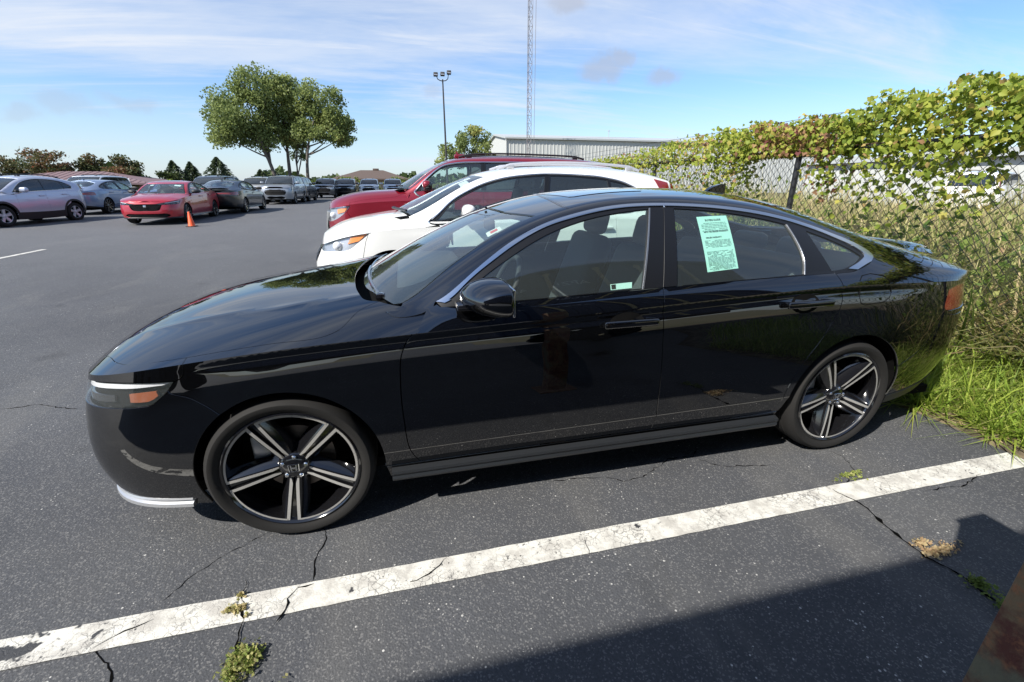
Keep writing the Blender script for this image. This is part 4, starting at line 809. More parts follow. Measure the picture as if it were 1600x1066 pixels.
    edge = [('xy', wx1+.008, wy1+.006), ('xy', (wx1+wbx1)/2+.01, (wy1+wby)/2+.012), ('xy', wbx1+.02, wby+.01)]
    C.panel(a, 'U', [dlo, [dlo[-1]]+[p for p in belt[::-1] if p[0] > d2+.01 and p != belt[-1]]+[(d2, bf(d2))], [(d2, bf(d2)), (d2, 'c')], [(d2, 'c'), ('uv', 1, 0)], [('uv', 1, 0), ('uv', 1, 1)], [('uv', 1, 1), ('m', wx0)], [('m', wx0), ('xy', (wx0+wx1)/2-.01, wy1*.6), edge[0]], edge, [('xy', wbx1-.03, wby+.03), (q0[0]-.10, q0[1]-.06), (d0-.02, bf(d0)-.03), q0]])
    a.sym().obj('body_shell', pm, root)
    a = PAcc(); C.panel(a, 'U', [[('m', wx0), ('xy', (wx0+wx1)/2-.01, wy1*.6), ('xy', wx1, wy1)], [('xy', wx1, wy1), ('xy', (wx1+wbx1)/2, (wy1+wby)/2), ('xy', wbx1, wby)], [('xy', wbx1, wby), ('xy', (wbx0+wbx1)/2-.02, wby*.6), ('m', wbx0)], [('m', wbx0), ('m', wx0)]], lift=-.004, flange=0); ws = a.sym().obj('windshield', gl, root)
    m = MB(); V = []
    for y in np.linspace(-wby, wby, 15): k = 1-(y/wby)**2; zf = float(np.interp(wbx0, B.U.P[:, -1, 0], B.U.P[:, -1, 2])); V += [(wbx1-.14-(wbx1-wbx0)*k, y, zf-.05), (wbx1+.14-(wbx1-wbx0)*k, y, zf-.015)]
    m.add(V, [(2*i, 2*i+1, 2*i+3, 2*i+2) for i in range(14)]); m.done('cowl', MATTE, root, 0)
    if hi: m = MB(); m.tube([(wbx1-.05, -wby*.8, zf+.02), (wbx0-.02, -.1, zf+.03), (wbx0, .2, zf+.02)], .014, 6); m.done('wiper', BLACK, root)
    for (f_, y_, w_) in ((.72, -.45, .24), (.80, .42, .12)):
        x_ = wbx1+(wx1-wbx1)*f_-.04; uv_ = B.U.inv_xy([(x_+a*.10, -abs(y_)-b*w_*.5) for a, b in ((0, -1), (0, 1), (1, 1), (1, -1))]); Pq = (B.U.pos(uv_)-B.U.nor(uv_)*.02)*[1, 1 if y_ < 0 else -1, 1]
        if key != 'big': part('windshield_sticker', Pq, [(0, 1, 2, 3)], WHITEP, root, 0)
    # side windows
    L0 = [q for q in dlo if q[0] < pt-pw-.03]; g = .022
    def strip(x0t, x0b, x1t, x1b):
        tt = [(x0t, tf(x0t)-g)]+[(x, z-g) for x, z in dlo if x0t+.04 < x < x1t-.04]+[(x1t, tf(x1t)-g)]
        bb = [(x1b, bf(x1b)+.012)]+[(x, z+.012) for x, z in belt[::-1] if x0b+.04 < x < x1b-.04]+[(x0b, bf(x0b)+.012)]
        return [tt, bb]
    f0 = (dlo[0][0]+.05, belt[0][0]+.06)
    gF = [[(f0[0]+.02, bf(f0[0])+.02)]+[(x+.012, z-g) for x, z in L0[1:]]+[(pt-pw, tf(pt-pw)-g)], [(pb-pw, bf(pb-pw)+.012), (f0[1], bf(f0[1])+.012)]]
    gR = strip(pt+pw, pb+pw, qt-qw, qb-qw); e0 = dlo[-1][0]-.05
    gQ = strip(qt+qw, qb+qw, e0, e0-.02) if not sp.get('chromefront') else strip(qt+qw+.1, qb+qw+.1, e0, e0-.02)
    for sg in (1, -1):
        def ob(acc, nm, mt, par): return (acc if sg == 1 else acc.mirrored()).obj(nm, mt, par)
        df, dr = doors['f', sg], doors['r', sg]
        bl2 = [(pt, tf(pt)), (pb, bf(pb))]
        a = PAcc(); C.panel(a, 'U', [[q for q in dlo if q[0] < pt-.02]+[(pt, tf(pt))], bl2, [(pb, bf(pb))]+bl[::-1]], [gF], lift=-.003, gap=.002); ob(a, 'window_frame', SATIN, df)
        a = PAcc(); C.panel(a, 'U', [[(pt, tf(pt))]+[q for q in dlo if q[0] > pt+.02], [q for q in belt[::-1] if q[0] > pb+.03 and q != belt[-1]]+[(pb, bf(pb))], bl2[::-1]], [gR, gQ], lift=-.003, gap=.002); ob(a, 'window_frame', SATIN, dr)
        a = PAcc(); C.panel(a, 'U', gF, lift=-.008, flange=0, gap=-.004); ob(a, 'window_glass', gl, df)
        a = PAcc(); C.panel(a, 'U', gR, lift=-.008, flange=0, gap=-.004); ob(a, 'window_glass', rear_gl, dr)
        a = PAcc(); C.panel(a, 'U', gQ, lift=-.008, flange=0, gap=-.004); ob(a, 'quarter_glass', rear_gl, root)
        if trimm is not None and hi:
            tw = .016 if not sp.get('chromefront') else .026
            if sp.get('chromefront'):
                top = [q for q in dlo if q[0] < qt]+[(qt+.0, tf(qt))]; bot = [(qb, bf(qb))]+[q for q in belt[::-1] if q[0] < qb-.03]; loop = top+bot
            else: loop = dlo+[q for q in belt[::-1] if q != belt[-1]]
            uvp = C.loop('U', [loop+[loop[0]]]); P = B.U.pos(uvp); Nn = B.U.nor(uvp); P = np.concatenate([P, P[:1]])+np.concatenate([Nn, Nn[:1]])*.002
            m = MB(); m.tube(P*[1, sg, 1], tw*.55, 5); m.done('window_trim', trimm, df if sp.get('chromefront') else root, 60)
        mxx, mzz = sp['mir']; my = -(max(r[1] for r in sp['rows'])+.10)
        m = MB(); m.rbox((mxx+.02, my*sg, mzz), (.14, .25, .17), .065, 4); mo = m.done('mirror', pm if not sp.get('chromefront') else GLOSSB, df, 60); m = MB(); m.rbox((mxx, (my+.15)*sg, mzz-.06), (.09, .18, .05), .02, 2); m.done('mirror_stalk', BLACK, mo)
        if sp.get('chromefront'): m = MB(); m.rbox((mxx+.005, my*sg, mzz+.02), (.145, .252, .13), .06, 4); m.done('mirror_cap', pm, mo, 60)
        for (x0, dn) in ((d1-.26, df), (d2-.26, dr)):
            z = float(B.zc(x0))-.09; y0 = float(B.S.pos(B.S.inv_xz([(x0+.1, z)]))[0, 1]); m = MB(); m.rbox((x0+.10, (y0-.024)*sg, z), (.22, .024, .035), .011, 3); m.rbox((x0+.02, (y0-.006)*sg, z), (.03, .05, .028), .01, 2); m.rbox((x0+.18, (y0-.006)*sg, z), (.03, .05, .028), .01, 2); m.done('door_handle', pm, dn, 40)
        # headlights
        a = PAcc(); C.panel(a, 'S', hl, lift=-.03, flange=0, gap=-.004); h = ob(a, 'headlight', SILV, root)
        a = PAcc(); C.panel(a, 'S', hl, lift=-.002, flange=0, gap=.001); ob(a, 'lens', LENS, h)
        cxh = sum(q[0] for q in hl[0])/len(hl[0]); czh = (hl[0][1][1]+hl[1][-2][1])/2
        if hi:
            hA = hl[0][-1]; hB = hl[1][1]
            a = PAcc(); C.panel(a, 'S', [[(hA[0]-.05, hA[1]-.02), (hA[0]-.22, hA[1]-.05)], [(hB[0]-.14, hB[1]-.03), (hB[0]-.02, hB[1]+.0)]], lift=-.018, flange=.01, gap=0); ob(a, 'turn_signal', AMBER, h)
            pc = B.S.pos(B.S.inv_xz([(cxh-.08, czh-.01)]))[0]; nc = B.S.nor(B.S.inv_xz([(cxh-.08, czh-.01)]))[0]
            m = MB(); m.add(*rboxvf(tuple((pc-nc*.02)*[1, sg, 1]), (.10, .10, .10), .048, 4)); m.done('projector_lens', LAMPW, h, 60)
            a = PAcc(); C.panel(a, 'S', [hl[0]+[], [(q[0], q[1]-.014) for q in hl[0][::-1]]], lift=.001, flange=.004, gap=0); ob(a, 'lamp_trim', CHROME if sp.get('chromefront') else SILV, h)
    a = PAcc(); C.panel(a, 'S', [gril, [('n', gz1), ('n', gz0)]], lift=-.03, flange=0, gap=-.006); gq = a.sym().obj('grille', MATTE, root)
    nb = 4; S = B.S
    for i in range(nb):
        z = gz0+(gz1-gz0)*(i+.5)/nb; w = (gy0+(gy1-gy0)*(i+.5)/nb)*.96; m = MB()
        m.tube([(float(S.pos(np.array([C.uv('S', [('f', abs(y), z)])[0]]))[0, 0])+.004, y, z) for y in np.linspace(-w, w, 13)], .016 if not sp.get('chromefront') else .022, 6); m.done('grille_bar', (CHROME if (sp.get('chromefront') or i == nb-1) else BLACK) if hi else BLACK, gq, 40)
    if sp.get('chromefront'):
        pts = [('f', gy0, gz0), ('f', (gy0+gy1)/2, (gz0+gz1)/2), ('f', gy1, gz1)]
        for sg in (1, -1): m = MB(); m.tube((S.pos(C.uv('S', pts))+[-.01, 0, 0])*[1, sg, 1], .03, 6); m.done('grille_surround', CHROME, gq, 40)
    a = PAcc(); C.panel(a, 'S', [inta, [('n', iz1), ('n', iz0)]], lift=-.04, flange=0, gap=-.006); a.sym().obj('lower_intake', MATTE, root)
    # tailgate: close the cabin with a bevel and a rear window
    c1 = B.U.P[-1]; zlo, zhi = c1[0, 2], c1[-1, 2]; n1 = len(c1); idx = np.linspace(0, n1-1, 40).astype(int); c1 = c1[idx]; r_ = (zhi-c1[:, 2])/(zhi-zlo)
    tailx = B.top[:, 0].max()-.02; c2 = np.stack([c1[:, 0].max()+.03+(tailx-c1[:, 0].max()-.03)*r_**.8, c1[:, 1]*.93, zlo+(c1[:, 2]-zlo)*.955], 1)
    m = MB(); m.add(np.concatenate([c1, c2]), [(i, i+1, 40+i+1, 40+i) for i in range(39)]); m.add(np.concatenate([c1, c2])*[1, -1, 1], [(40+i, 40+i+1, i+1, i) for i in range(39)])
    cc = np.concatenate([c2, c2[::-1]*[1, -1, 1]]); m.add(cc, [tuple(range(80))]); tg = fixn(m.done('tailgate', pm, root, 40))
    k0, k1 = 9, 39; w2 = c2[8:]*[1, .90, 1]; w2[:, 0] += .012; w2[:, 2] = zlo+.10+(w2[:, 2]-w2[0, 2])*(zhi-zlo-.19)/max(.05, w2[-1, 2]-w2[0, 2]); w2[:, 0] = np.interp(w2[:, 2], c2[:, 2], c2[:, 0])+.012
    part('rear_window', np.concatenate([w2, w2[::-1]*[1, -1, 1]]), [tuple(range(2*len(w2)))], mat('dark_rear_glass', (.01, .012, .014), .05, coat=1.), tg, 0)
    for sg in (1, -1):
        V = []; ks = range(3, 22)
        for k in ks: V += [tuple((c1[k]+[-.035, -.006, 0])*[1, sg, 1]), tuple((c2[k]+[.004, -.014, .0])*[1, sg, 1])]
        fixn(part('tail_lamp', V, [(2*i, 2*i+1, 2*i+3, 2*i+2) for i in range(len(ks)-1)], REDL, root, 50))
    if key == 'crv':
        for sg in (1, -1): a = PAcc(); C.panel(a, 'U', [[(3.19, 1.515), (3.385, 1.475)], [(3.40, 1.40), (3.40, 1.12)], [(3.30, 1.12), (3.27, 1.36)]], lift=.006, flange=.01, gap=0); (a if sg == 1 else a.mirrored()).obj('side_lamp', REDL, root)
    if rails:
        for sg in (1, -1):
            m = MB(); xs = np.linspace(1.3, sp['cx'][1]-.25, 14); y = np.array([float(np.interp(x, B.U.P[:, -30, 0], -B.U.P[:, -30, 1])) for x in xs]); z = np.array([float(np.interp(x, B.U.P[:, -30, 0], B.U.P[:, -30, 2])) for x in xs])+.045; z[0] -= .03; z[-1] -= .03
            m.tube(np.stack([xs, -y*sg, z], 1), .018, 6); m.rbox((xs[1], -y[1]*sg, z[1]-.02), (.1, .03, .05), .01); m.rbox((xs[-2], -y[-2]*sg, z[-2]-.02), (.1, .03, .05), .01); m.done('roof_rail', rails if rails is not True else BLACK, root, 50)
    # inside
    zb_ = float(np.interp(1.5, [q[0] for q in sp['zb']], [q[1] for q in sp['zb']])); hwid = max(r[1] for r in sp['rows'])
    m = MB(); m.box(xn+.35, xt-.3, -hwid+.2, hwid-.2, .28, .34); m.box(d0, wb-.1, -hwid+.10, -hwid+.13, .34, zb_-.07); m.box(d0, wb-.1, hwid-.13, hwid-.10, .34, zb_-.07); m.box(-.05, .30, -hwid+.25, hwid-.25, .5, zb_-.12); m.box(wb+.3, xt-.35, -hwid+.22, hwid-.22, .34, zb_-.05); m.done('underbody', MATTE, root, 0)
    m = MB(); m.rbox((d0+.10, 0, zb_-.08), (.40, 2*hwid-.36, .15), .05, 2); m.done('dashboard', DARKIN, root)
    for sg in (-1, 1):
        m = MB(); m.rbox((1.35, sg*.40, zb_-.52), (.5, .5, .16), .05, 2); m.rbox((1.62, sg*.40, zb_-.18), (.15, .5, .62), .06, 3, Matrix.Rotation(R(16), 3, 'Y')); st_ = m.done('front_seat', SEATM, root, 50); m = MB(); m.rbox((1.72, sg*.40, zb_+.23), (.10, .27, .18), .045, 3); m.done('headrest', SEATM, st_, 50)
    m = MB(); m.rbox((2.45, 0, zb_-.20), (.16, 1.3, .56), .06, 3, Matrix.Rotation(R(18), 3, 'Y')); rs_ = m.done('rear_seat', SEATM, root, 50)
    for y in (-.4, .4): m = MB(); m.rbox((2.55, y, zb_+.14), (.10, .27, .15), .045, 3); m.done('headrest', SEATM, rs_, 50)
    m = MB(); c_ = np.array([d0+.42, -.40, zb_-.06]); e1 = np.array([0, 1, 0]); e2 = np.array([.42, 0, .91]); m.tube([c_+.19*(math.cos(t)*e1+math.sin(t)*e2) for t in np.linspace(0, 2*math.pi, 25)], .016, 6, False); m.tube([c_-.18*e1, c_+.18*e1], .016, 6); m.tube([c_, c_+np.array([-.2, 0, -.05])], .03, 6); m.done('steering_wheel', DARKIN, root, 50)
    a_ = arc(0, wr, ar+.02, -20, 200, 16)
    for cx in (0, wb):
        for sg in (-1, 1):
            m = MB(); q = [(cx+x, z) for x, z in a_]; V = [(x, sg*(hwid-.05), z) for x, z in q]+[(x, sg*(hwid-.36), z) for x, z in q]; nn = len(q); m.add(V, [(i, i+1, nn+i+1, nn+i) for i in range(nn-1)]); m.add([(x, sg*(hwid-.36), z) for x, z in q], [tuple(range(nn))]); m.done('wheel_liner', MATTE, root, 0)
            make_wheel(root, (cx, sg*(hwid-.135), wr), sg, Rt=wr, Rr=sp['rr'], w=.22, nseg=40 if hi else 24, style=wstyle, base=90, disc=False, rimm=rimm)
    return root
# ------------------------------------------------------------------ ground
rng = np.random.default_rng(7)
def gz(x, y): return float(.20*sstep(5, 24, y))
def qmesh(name, V, F, mt, tone=None, smooth=False):
    """fast mesh from arrays; every face has the same number of corners; tone = one random number per face"""
    V = np.asarray(V, np.float32); F = np.asarray(F, np.int32); k = F.shape[1]; me = bpy.data.meshes.new(name)
    me.vertices.add(len(V)); me.vertices.foreach_set('co', V.ravel()); me.loops.add(F.size); me.loops.foreach_set('vertex_index', F.ravel())
    me.polygons.add(len(F)); me.polygons.foreach_set('loop_start', np.arange(0, F.size, k, dtype=np.int32)); me.polygons.foreach_set('loop_total', np.full(len(F), k, np.int32))
    me.update(calc_edges=True); me.validate()
    for m in (mt if isinstance(mt, (list, tuple)) else [mt]): me.materials.append(m)
    if tone is not None: a = me.attributes.new('tone', 'FLOAT', 'FACE'); a.data.foreach_set('value', np.asarray(tone, np.float32))
    if smooth: me.shade_smooth()
    return me
def leafmat(name, stops, trans=.35, rough=.55):
    """foliage: colour picked per leaf, some light passes through"""
    if name in MATS: return MATS[name]
    m = bpy.data.materials.new(name); m.use_nodes = True; t = m.node_tree; t.nodes.clear(); n = t.nodes.new; Lk = t.links.new
    at = n('ShaderNodeAttribute'); at.attribute_name = 'tone'; cr = n('ShaderNodeValToRGB'); Lk(at.outputs['Fac'], cr.inputs[0])
    e = cr.color_ramp.elements; e[0].position = stops[0][0]; e[0].color = (*stops[0][1], 1); e[1].position = stops[-1][0]; e[1].color = (*stops[-1][1], 1)
    for p, c in stops[1:-1]: q = e.new(p); q.color = (*c, 1)
    b = n('ShaderNodeBsdfPrincipled'); b.inputs['Roughness'].default_value = rough; b.inputs['Specular IOR Level'].default_value = .3; Lk(cr.outputs[0], b.inputs['Base Color'])
    tr = n('ShaderNodeBsdfTranslucent'); Lk(cr.outputs[0], tr.inputs[0]); mxs = n('ShaderNodeMixShader'); mxs.inputs[0].default_value = trans; Lk(b.outputs[0], mxs.inputs[1]); Lk(tr.outputs[0], mxs.inputs[2])
    o = n('ShaderNodeOutputMaterial'); Lk(mxs.outputs[0], o.inputs[0]); MATS[name] = m; return m
# asphalt with stone chips, patched tone and fine relief
t = nmat('asphalt', col=(.045, .047, .052), rough=.82, spec=.45); P = t.geo()
big = t.noise(P, .45, 5, .6); mid = t.noise(P, 3.2, 5, .6); fin = t.noise(P, 95, 3, .7); grit = t.noise(P, 260, 2, .6)
c = t.mix(t.ramp(big, .35, .68), (.038, .040, .0455), (.070, .073, .079)); c = t.mix(t.ramp(mid, .38, .70, 0, .55), c, (.066, .067, .069)); c = t.mix(t.ramp(fin, .3, .75, 0, .6), c, (.037, .039, .043))
st_n = t.noise(P, 1.1, 6, .62, (1, .35, 1), .6); c = t.mix(t.ramp(st_n, .54, .66, 0, .45), c, (.092, .091, .088)); oil = t.noise(P, 1.7, 4, .55, None, .3); c = t.mix(t.ramp(oil, .62, .72, 0, .5), c, (.024, .025, .027)); far = t.n('ShaderNodeSeparateXYZ'); t.L(P, far.inputs[0]); c = t.mix(t.ramp(far.outputs[1], 1.5, 14, 0, .62), c, (.098, .100, .106))      # grazing sheen painted into the colour: paler with distance
vv = t.n('ShaderNodeTexVoronoi'); vv.inputs['Scale'].default_value = 62; t.L(P, vv.inputs['Vector']); sepc = t.n('ShaderNodeSeparateColor'); t.L(vv.outputs['Color'], sepc.inputs[0])
msk = t.ramp(t.noise(P, 1.9, 5, .68), .50, .68, .985, .50); pick = t.math('GREATER_THAN', sepc.outputs[0], msk); rad = t.math('MULTIPLY_ADD', sepc.outputs[1], .18); rad.node.inputs[2].default_value = .09
chip = t.math('MULTIPLY', pick, t.math('LESS_THAN', vv.outputs['Distance'], rad)); c = t.mix(t.math('MULTIPLY', chip, .75), c, (.50, .49, .46))
v2 = t.vor(P, 190, 'F1', 'Color'); s2 = t.n('ShaderNodeSeparateColor'); t.L(v2, s2.inputs[0]); c = t.mix(t.math('MULTIPLY', t.math('GREATER_THAN', s2.outputs[0], .86), .34), c, (.24, .235, .225))
ed = t.vor(t.mix(.10, P, t.n('ShaderNodeTexNoise').outputs['Color']), .75, 'DISTANCE_TO_EDGE')
t.color(c); t.rough(t.ramp(fin, .2, .8, .68, .92))
h = t.math('ADD', t.math('MULTIPLY', t.vor(P, 120), .7), t.math('MULTIPLY', grit, .5)); h = t.math('ADD', h, t.math('MULTIPLY', chip, .6)); t.bump(h, .42, .006)
ASPH = t.m
xs = np.array([-90, -60, -40, -25, -15, -8, -4, 0, 2, 3.86]); ys = np.concatenate([[-45, -20, -8, 0, 5], np.arange(7, 25, 2), [26, 30, 40, 52, 56]])
V = [(x, y, gz(x, y)) for x in xs for y in ys]; n = len(ys); F = [(i*n+j, (i+1)*n+j, (i+1)*n+j+1, i*n+j+1) for i in range(len(xs)-1) for j in range(n-1)]
lot = link('parking_lot', mesh('parking_lot', V, F, ASPH, 80)); lot['kind'] = 'structure'
t = nmat('field_soil', col=(.10, .09, .05), rough=.95); P = t.geo(); t.color(t.mix(t.ramp(t.noise(P, .8, 5), .35, .65), (.055, .065, .025), (.15, .12, .065)))
g = part('ground', [(-1500, -1500, -.06), (1500, -1500, -.06), (1500, 2500, -.06), (-1500, 2500, -.06)], [(0, 1, 2, 3)], t.m, None, 0); g['kind'] = 'structure'
V = []; n = 30
ys2 = np.linspace(-6, 40, 116)
t2 = nmat('verge_soil', col=(.07, .055, .035), rough=.95); P = t2.geo(); t2.color(t2.mix(t2.ramp(t2.noise(P, 9, 5), .35, .65), (.035, .028, .018), (.13, .10, .06))); t2.bump(t2.noise(P, 30, 4), .5, .02)
prof = [(3.80, -.05), (3.84, .010), (3.98, .025), (4.3, .05), (5.2, .06), (8, .08), (14, .05), (40, -.05)]
for y in ys2:
    j = .035*math.sin(y*3.1)+.03*math.sin(y*7.7+1)
    for i, (x, z) in enumerate(prof): V.append((x+(j if i < 3 else 0), y, z+gz(0, y)*.0))
k = len(prof); verge = part('verge', V, [(i*k+a, i*k+a+1, (i+1)*k+a+1, (i+1)*k+a) for i in range(len(ys2)-1) for a in range(k-1)], t2.m, None, 60); verge['kind'] = 'structure'
fixn(verge)
# white parking lines, chipped and crazed
t = nmat('line_paint', col=(.62, .61, .57), rough=.7); P = t.geo()
wob = t.noise(P, 7, 4, .6); sx = t.n('ShaderNodeSeparateXYZ'); t.L(P, sx.inputs[0])
dn = t.n('ShaderNodeTexNoise'); dn.inputs['Scale'].default_value = 26; dn.inputs['Detail'].default_value = 5; t.L(P, dn.inputs['Vector']); cr1 = t.vor(t.mix(.045, P, dn.outputs['Color']), 34, 'DISTANCE_TO_EDGE'); craze = t.math('MULTIPLY', t.ramp(cr1, .0, .07, 1, 0), t.ramp(t.noise(P, 4, 4, .6), .40, .62)); pit = t.ramp(t.noise(P, 55, 4, .7), .60, .66)
worn = t.math('ADD', wob, t.math('MULTIPLY', t.ramp(sx.outputs[0], -.9, -.1, .12, 0), t.ramp(sx.outputs[1], 0, .5, 1, 0))); worn = t.ramp(worn, .66, .69); pits = t.math('MULTIPLY', pit, t.ramp(t.noise(P, 2.2, 3), .45, .62, .15, 1))
dirt = t.noise(P, 12, 5, .65); c = t.mix(t.ramp(dirt, .38, .66), (.56, .55, .50), (.38, .365, .33)); c = t.mix(t.math('MULTIPLY', craze, .75), c, (.10, .095, .09)); c = t.mix(t.math('MAXIMUM', worn, pits), c, (.032, .033, .036)); t.color(c); t.bump(t.math('ADD', grit_ := t.noise(P, 160, 3), t.math('MULTIPLY', craze, -1.5)), .35, .004)
LINE = t.m
def paint_line(x0, x1, y0, y1, along='x'):
    V = []; nseg = int(max(x1-x0, y1-y0)/.06); r2 = np.random.default_rng(3)
    for i in range(nseg+1):
        q = i/nseg; j0, j1 = r2.normal(0, .0010, 2)
        if along == 'x': x = x0+(x1-x0)*q; V += [(x, y0+j0, gz(x, y0)+.004), (x, y1+j1, gz(x, y1)+.004)]
        else: y = y0+(y1-y0)*q; V += [(x0+j0, y, gz(x0, y)+.004), (x1+j1, y, gz(x1, y)+.004)]
    F = [(2*i, 2*i+2, 2*i+3, 2*i+1) if along == 'x' else (2*i, 2*i+1, 2*i+3, 2*i+2) for i in range(nseg)]
    return part('parking_line', V, F, LINE, lot, 0)
paint_line(-1.9, 3.82, -1.298, -1.178); paint_line(.3, 3.82, 1.47, 1.58); paint_line(.3, 3.82, 4.60, 4.71); paint_line(-7.66, -7.54, 5.6, 9.85, 'y'); paint_line(.3, 3.82, 7.5, 7.61)
# cracks: jagged dark ribbons in the surface
CR = mat('crack_dark', (.004, .004, .004), .95, spec=.0)
def crack(pts, w=.007, z=.0015, seed=1):
    r2 = np.random.default_rng(seed); P = np.array(pts, float); d = np.concatenate([[0], np.cumsum(np.linalg.norm(np.diff(P, axis=0), axis=1))]); n = max(4, int(d[-1]/.022)); q = np.linspace(0, d[-1], n)
    X = np.stack([np.interp(q, d, P[:, 0]), np.interp(q, d, P[:, 1])], 1); X += np.cumsum(r2.normal(0, .0032, X.shape), 0)*.6+r2.normal(0, .004, X.shape)
    T = np.gradient(X, axis=0); T /= np.linalg.norm(T, axis=1, keepdims=True)+1e-9; N = np.stack([-T[:, 1], T[:, 0]], 1); ww = .68*w*np.clip(r2.lognormal(-.3, .7, n), .12, 2.4)*np.minimum(1, np.minimum(np.arange(n), np.arange(n)[::-1])/3+.15)
    V = []
    for i in range(n): V += [(*(X[i]+N[i]*ww[i]*.5), z), (*(X[i]-N[i]*ww[i]*.5), z)]
    return part('crack', V, [(2*i, 2*i+1, 2*i+3, 2*i+2) for i in range(n-1)], CR, lot, 0)
crack([(0.071, -0.885), (0.093, -0.963), (0.066, -1.063), (0.08, -1.189)], 0.011, 0.0015, 1)
crack([(0.08, -1.189), (0.008, -1.195), (-0.007, -1.295), (-0.036, -1.35)], 0.009, 0.0062, 2)
crack([(-0.182, -1.1), (-0.168, -1.162), (-0.134, -1.29), (-0.128, -1.363), (-0.115, -1.432)], 0.009, 0.0062, 3)
crack([(-0.604, -1.276), (-0.512, -1.347), (-0.45, -1.441)], 0.012, 0.0015, 4)
crack([(-0.593, -1.279), (-0.528, -1.244), (-0.436, -1.213)], 0.01, 0.0062, 5)
crack([(-0.147, -0.856), (-0.286, -0.945), (-0.388, -1.05), (-0.454, -1.149)], 0.004, 0.0015, 6)
crack([(2.536, -1.21), (2.581, -1.308), (2.57, -1.426), (2.555, -1.625), (2.594, -1.749), (2.576, -1.861), (2.521, -1.997)], 0.016, 0.0062, 7)
crack([(1.124, -0.794), (1.46, -0.847), (1.563, -0.899), (1.696, -0.892), (1.903, -0.777), (2.034, -0.795), (2.153, -0.656)], 0.005, 0.0015, 8)
crack([(2.034, -0.795), (2.11, -0.888), (2.193, -0.937), (2.415, -0.967)], 0.005, 0.0015, 9)
crack([(1.203, -1.191), (1.182, -1.306)], 0.006, 0.0062, 10)
crack([(2.837, -0.923), (2.858, -0.993), (2.789, -1.098), (2.583, -1.211)], 0.004, 0.0015, 11)
crack([(0.602, -1.181), (0.52, -1.246), (0.445, -1.271)], 0.01, 0.0062, 12)
crack([(2.972, -1.319), (3.208, -1.335), (3.418, -1.288)], 0.005, 0.0062, 13)
crack([(-2.274, 0.813), (-2.073, 0.841), (-1.76, 0.69)], 0.008, 0.0015, 14)
crack([(-4.383, 6.273), (-3.885, 5.926), (-3.596, 5.801)], 0.018, 0.0015, 15)
# ------------------------------------------------------------------ grass, weeds, fence, vine
def blades(pos, h, w, lean, az, curl, seg=3):
    """grass blades as bent tapering strips -> V (n*(2seg+1)), quads/tri as quads"""
    n = len(pos); V = np.zeros((n, seg+1, 2, 3)); dirv = np.stack([np.cos(az), np.sin(az), 0*az], 1); side = np.stack([-np.sin(az), np.cos(az), 0*az], 1)
    for i in range(seg+1):
        q = i/seg; out = lean*q+curl*q*q; up_ = q*np.sqrt(np.maximum(.05, 1-np.minimum(.95, (lean+curl)**2*.6)))-.25*curl*q**3
        c = pos+dirv*(out*h)[:, None]+np.array([0, 0, 1.])*(up_*h)[:, None]; ww = w*(1-q**1.6*.94)*.5
        V[:, i, 0] = c-side*ww[:, None]; V[:, i, 1] = c+side*ww[:, None]
    V = V.reshape(-1, 3); b = (np.arange(n)*(2*(seg+1)))[:, None, None]; k = np.arange(seg)[None, :, None]*2
    F = (b+k+np.array([0, 1, 3, 2])[None, None, :]).reshape(-1, 4)
    return V, F, np.repeat(np.arange(n), seg)
GRASS = leafmat('grass_blades', [(0, (.10, .17, .025)), (.45, (.20, .30, .04)), (.8, (.34, .42, .07)), (1, (.46, .44, .15))], .45)
WEED = leafmat('weed_stalks', [(0, (.09, .15, .03)), (.30, (.23, .29, .07)), (.52, (.40, .39, .15)), (.75, (.56, .46, .26)), (1, (.40, .26, .15))], .45)
def grass_patch(name, n, fx, fy, hr, wr_, tone=(0, 1), seed=1, mt=GRASS, zf=lambda x, y: .03, leanr=(.1, .6), curlr=(.1, .7)):
    r2 = np.random.default_rng(seed); x = fx(r2, n); y = fy(r2, n, x); pos = np.stack([x, y, np.array([zf(a, b) for a, b in zip(x, y)])], 1)
    h = r2.uniform(*hr, n)*(.6+.4*r2.random(n)); V, F, id_ = blades(pos, h, r2.uniform(*wr_, n), r2.uniform(*leanr, n), r2.uniform(0, 2*math.pi, n), r2.uniform(*curlr, n))
    tn = np.clip(r2.normal((tone[0]+tone[1])/2, (tone[1]-tone[0])/4, n), 0, 1)
    o = link(name, qmesh(name, V, F, mt, tn[id_])); o['kind'] = 'stuff'; return o
vz = lambda x, y: float(np.interp(x, [3.84, 3.98, 4.3, 5.2, 8], [.005, .02, .045, .055, .07]))
def clumpx(a, b, cl=26):
    def f(r2, n): c = r2.uniform(a, b, cl); return np.clip(c[r2.integers(0, cl, n)]+r2.normal(0, .07, n), a-.06, b+.1)
    return f
g = grass_patch('grass', 20000, lambda r2, n: 3.93+1.25*r2.random(n)**.9, lambda r2, n, x: r2.uniform(-3.6, 3.2, n), (.12, .40), (.006, .015), (.2, 1.), 3, GRASS, vz, (.1, .75), (.1, .9)); tag(g, 'bright green grass growing between the asphalt edge and the fence', 'grass')
g = grass_patch('grass', 9000, lambda r2, n: 3.98+1.0*r2.random(n), lambda r2, n, x: r2.uniform(3.2, 14, n), (.15, .45), (.010, .02), (.2, .9), 4, GRASS, vz); tag(g, 'grass strip along the fence behind the white and red SUVs', 'grass')
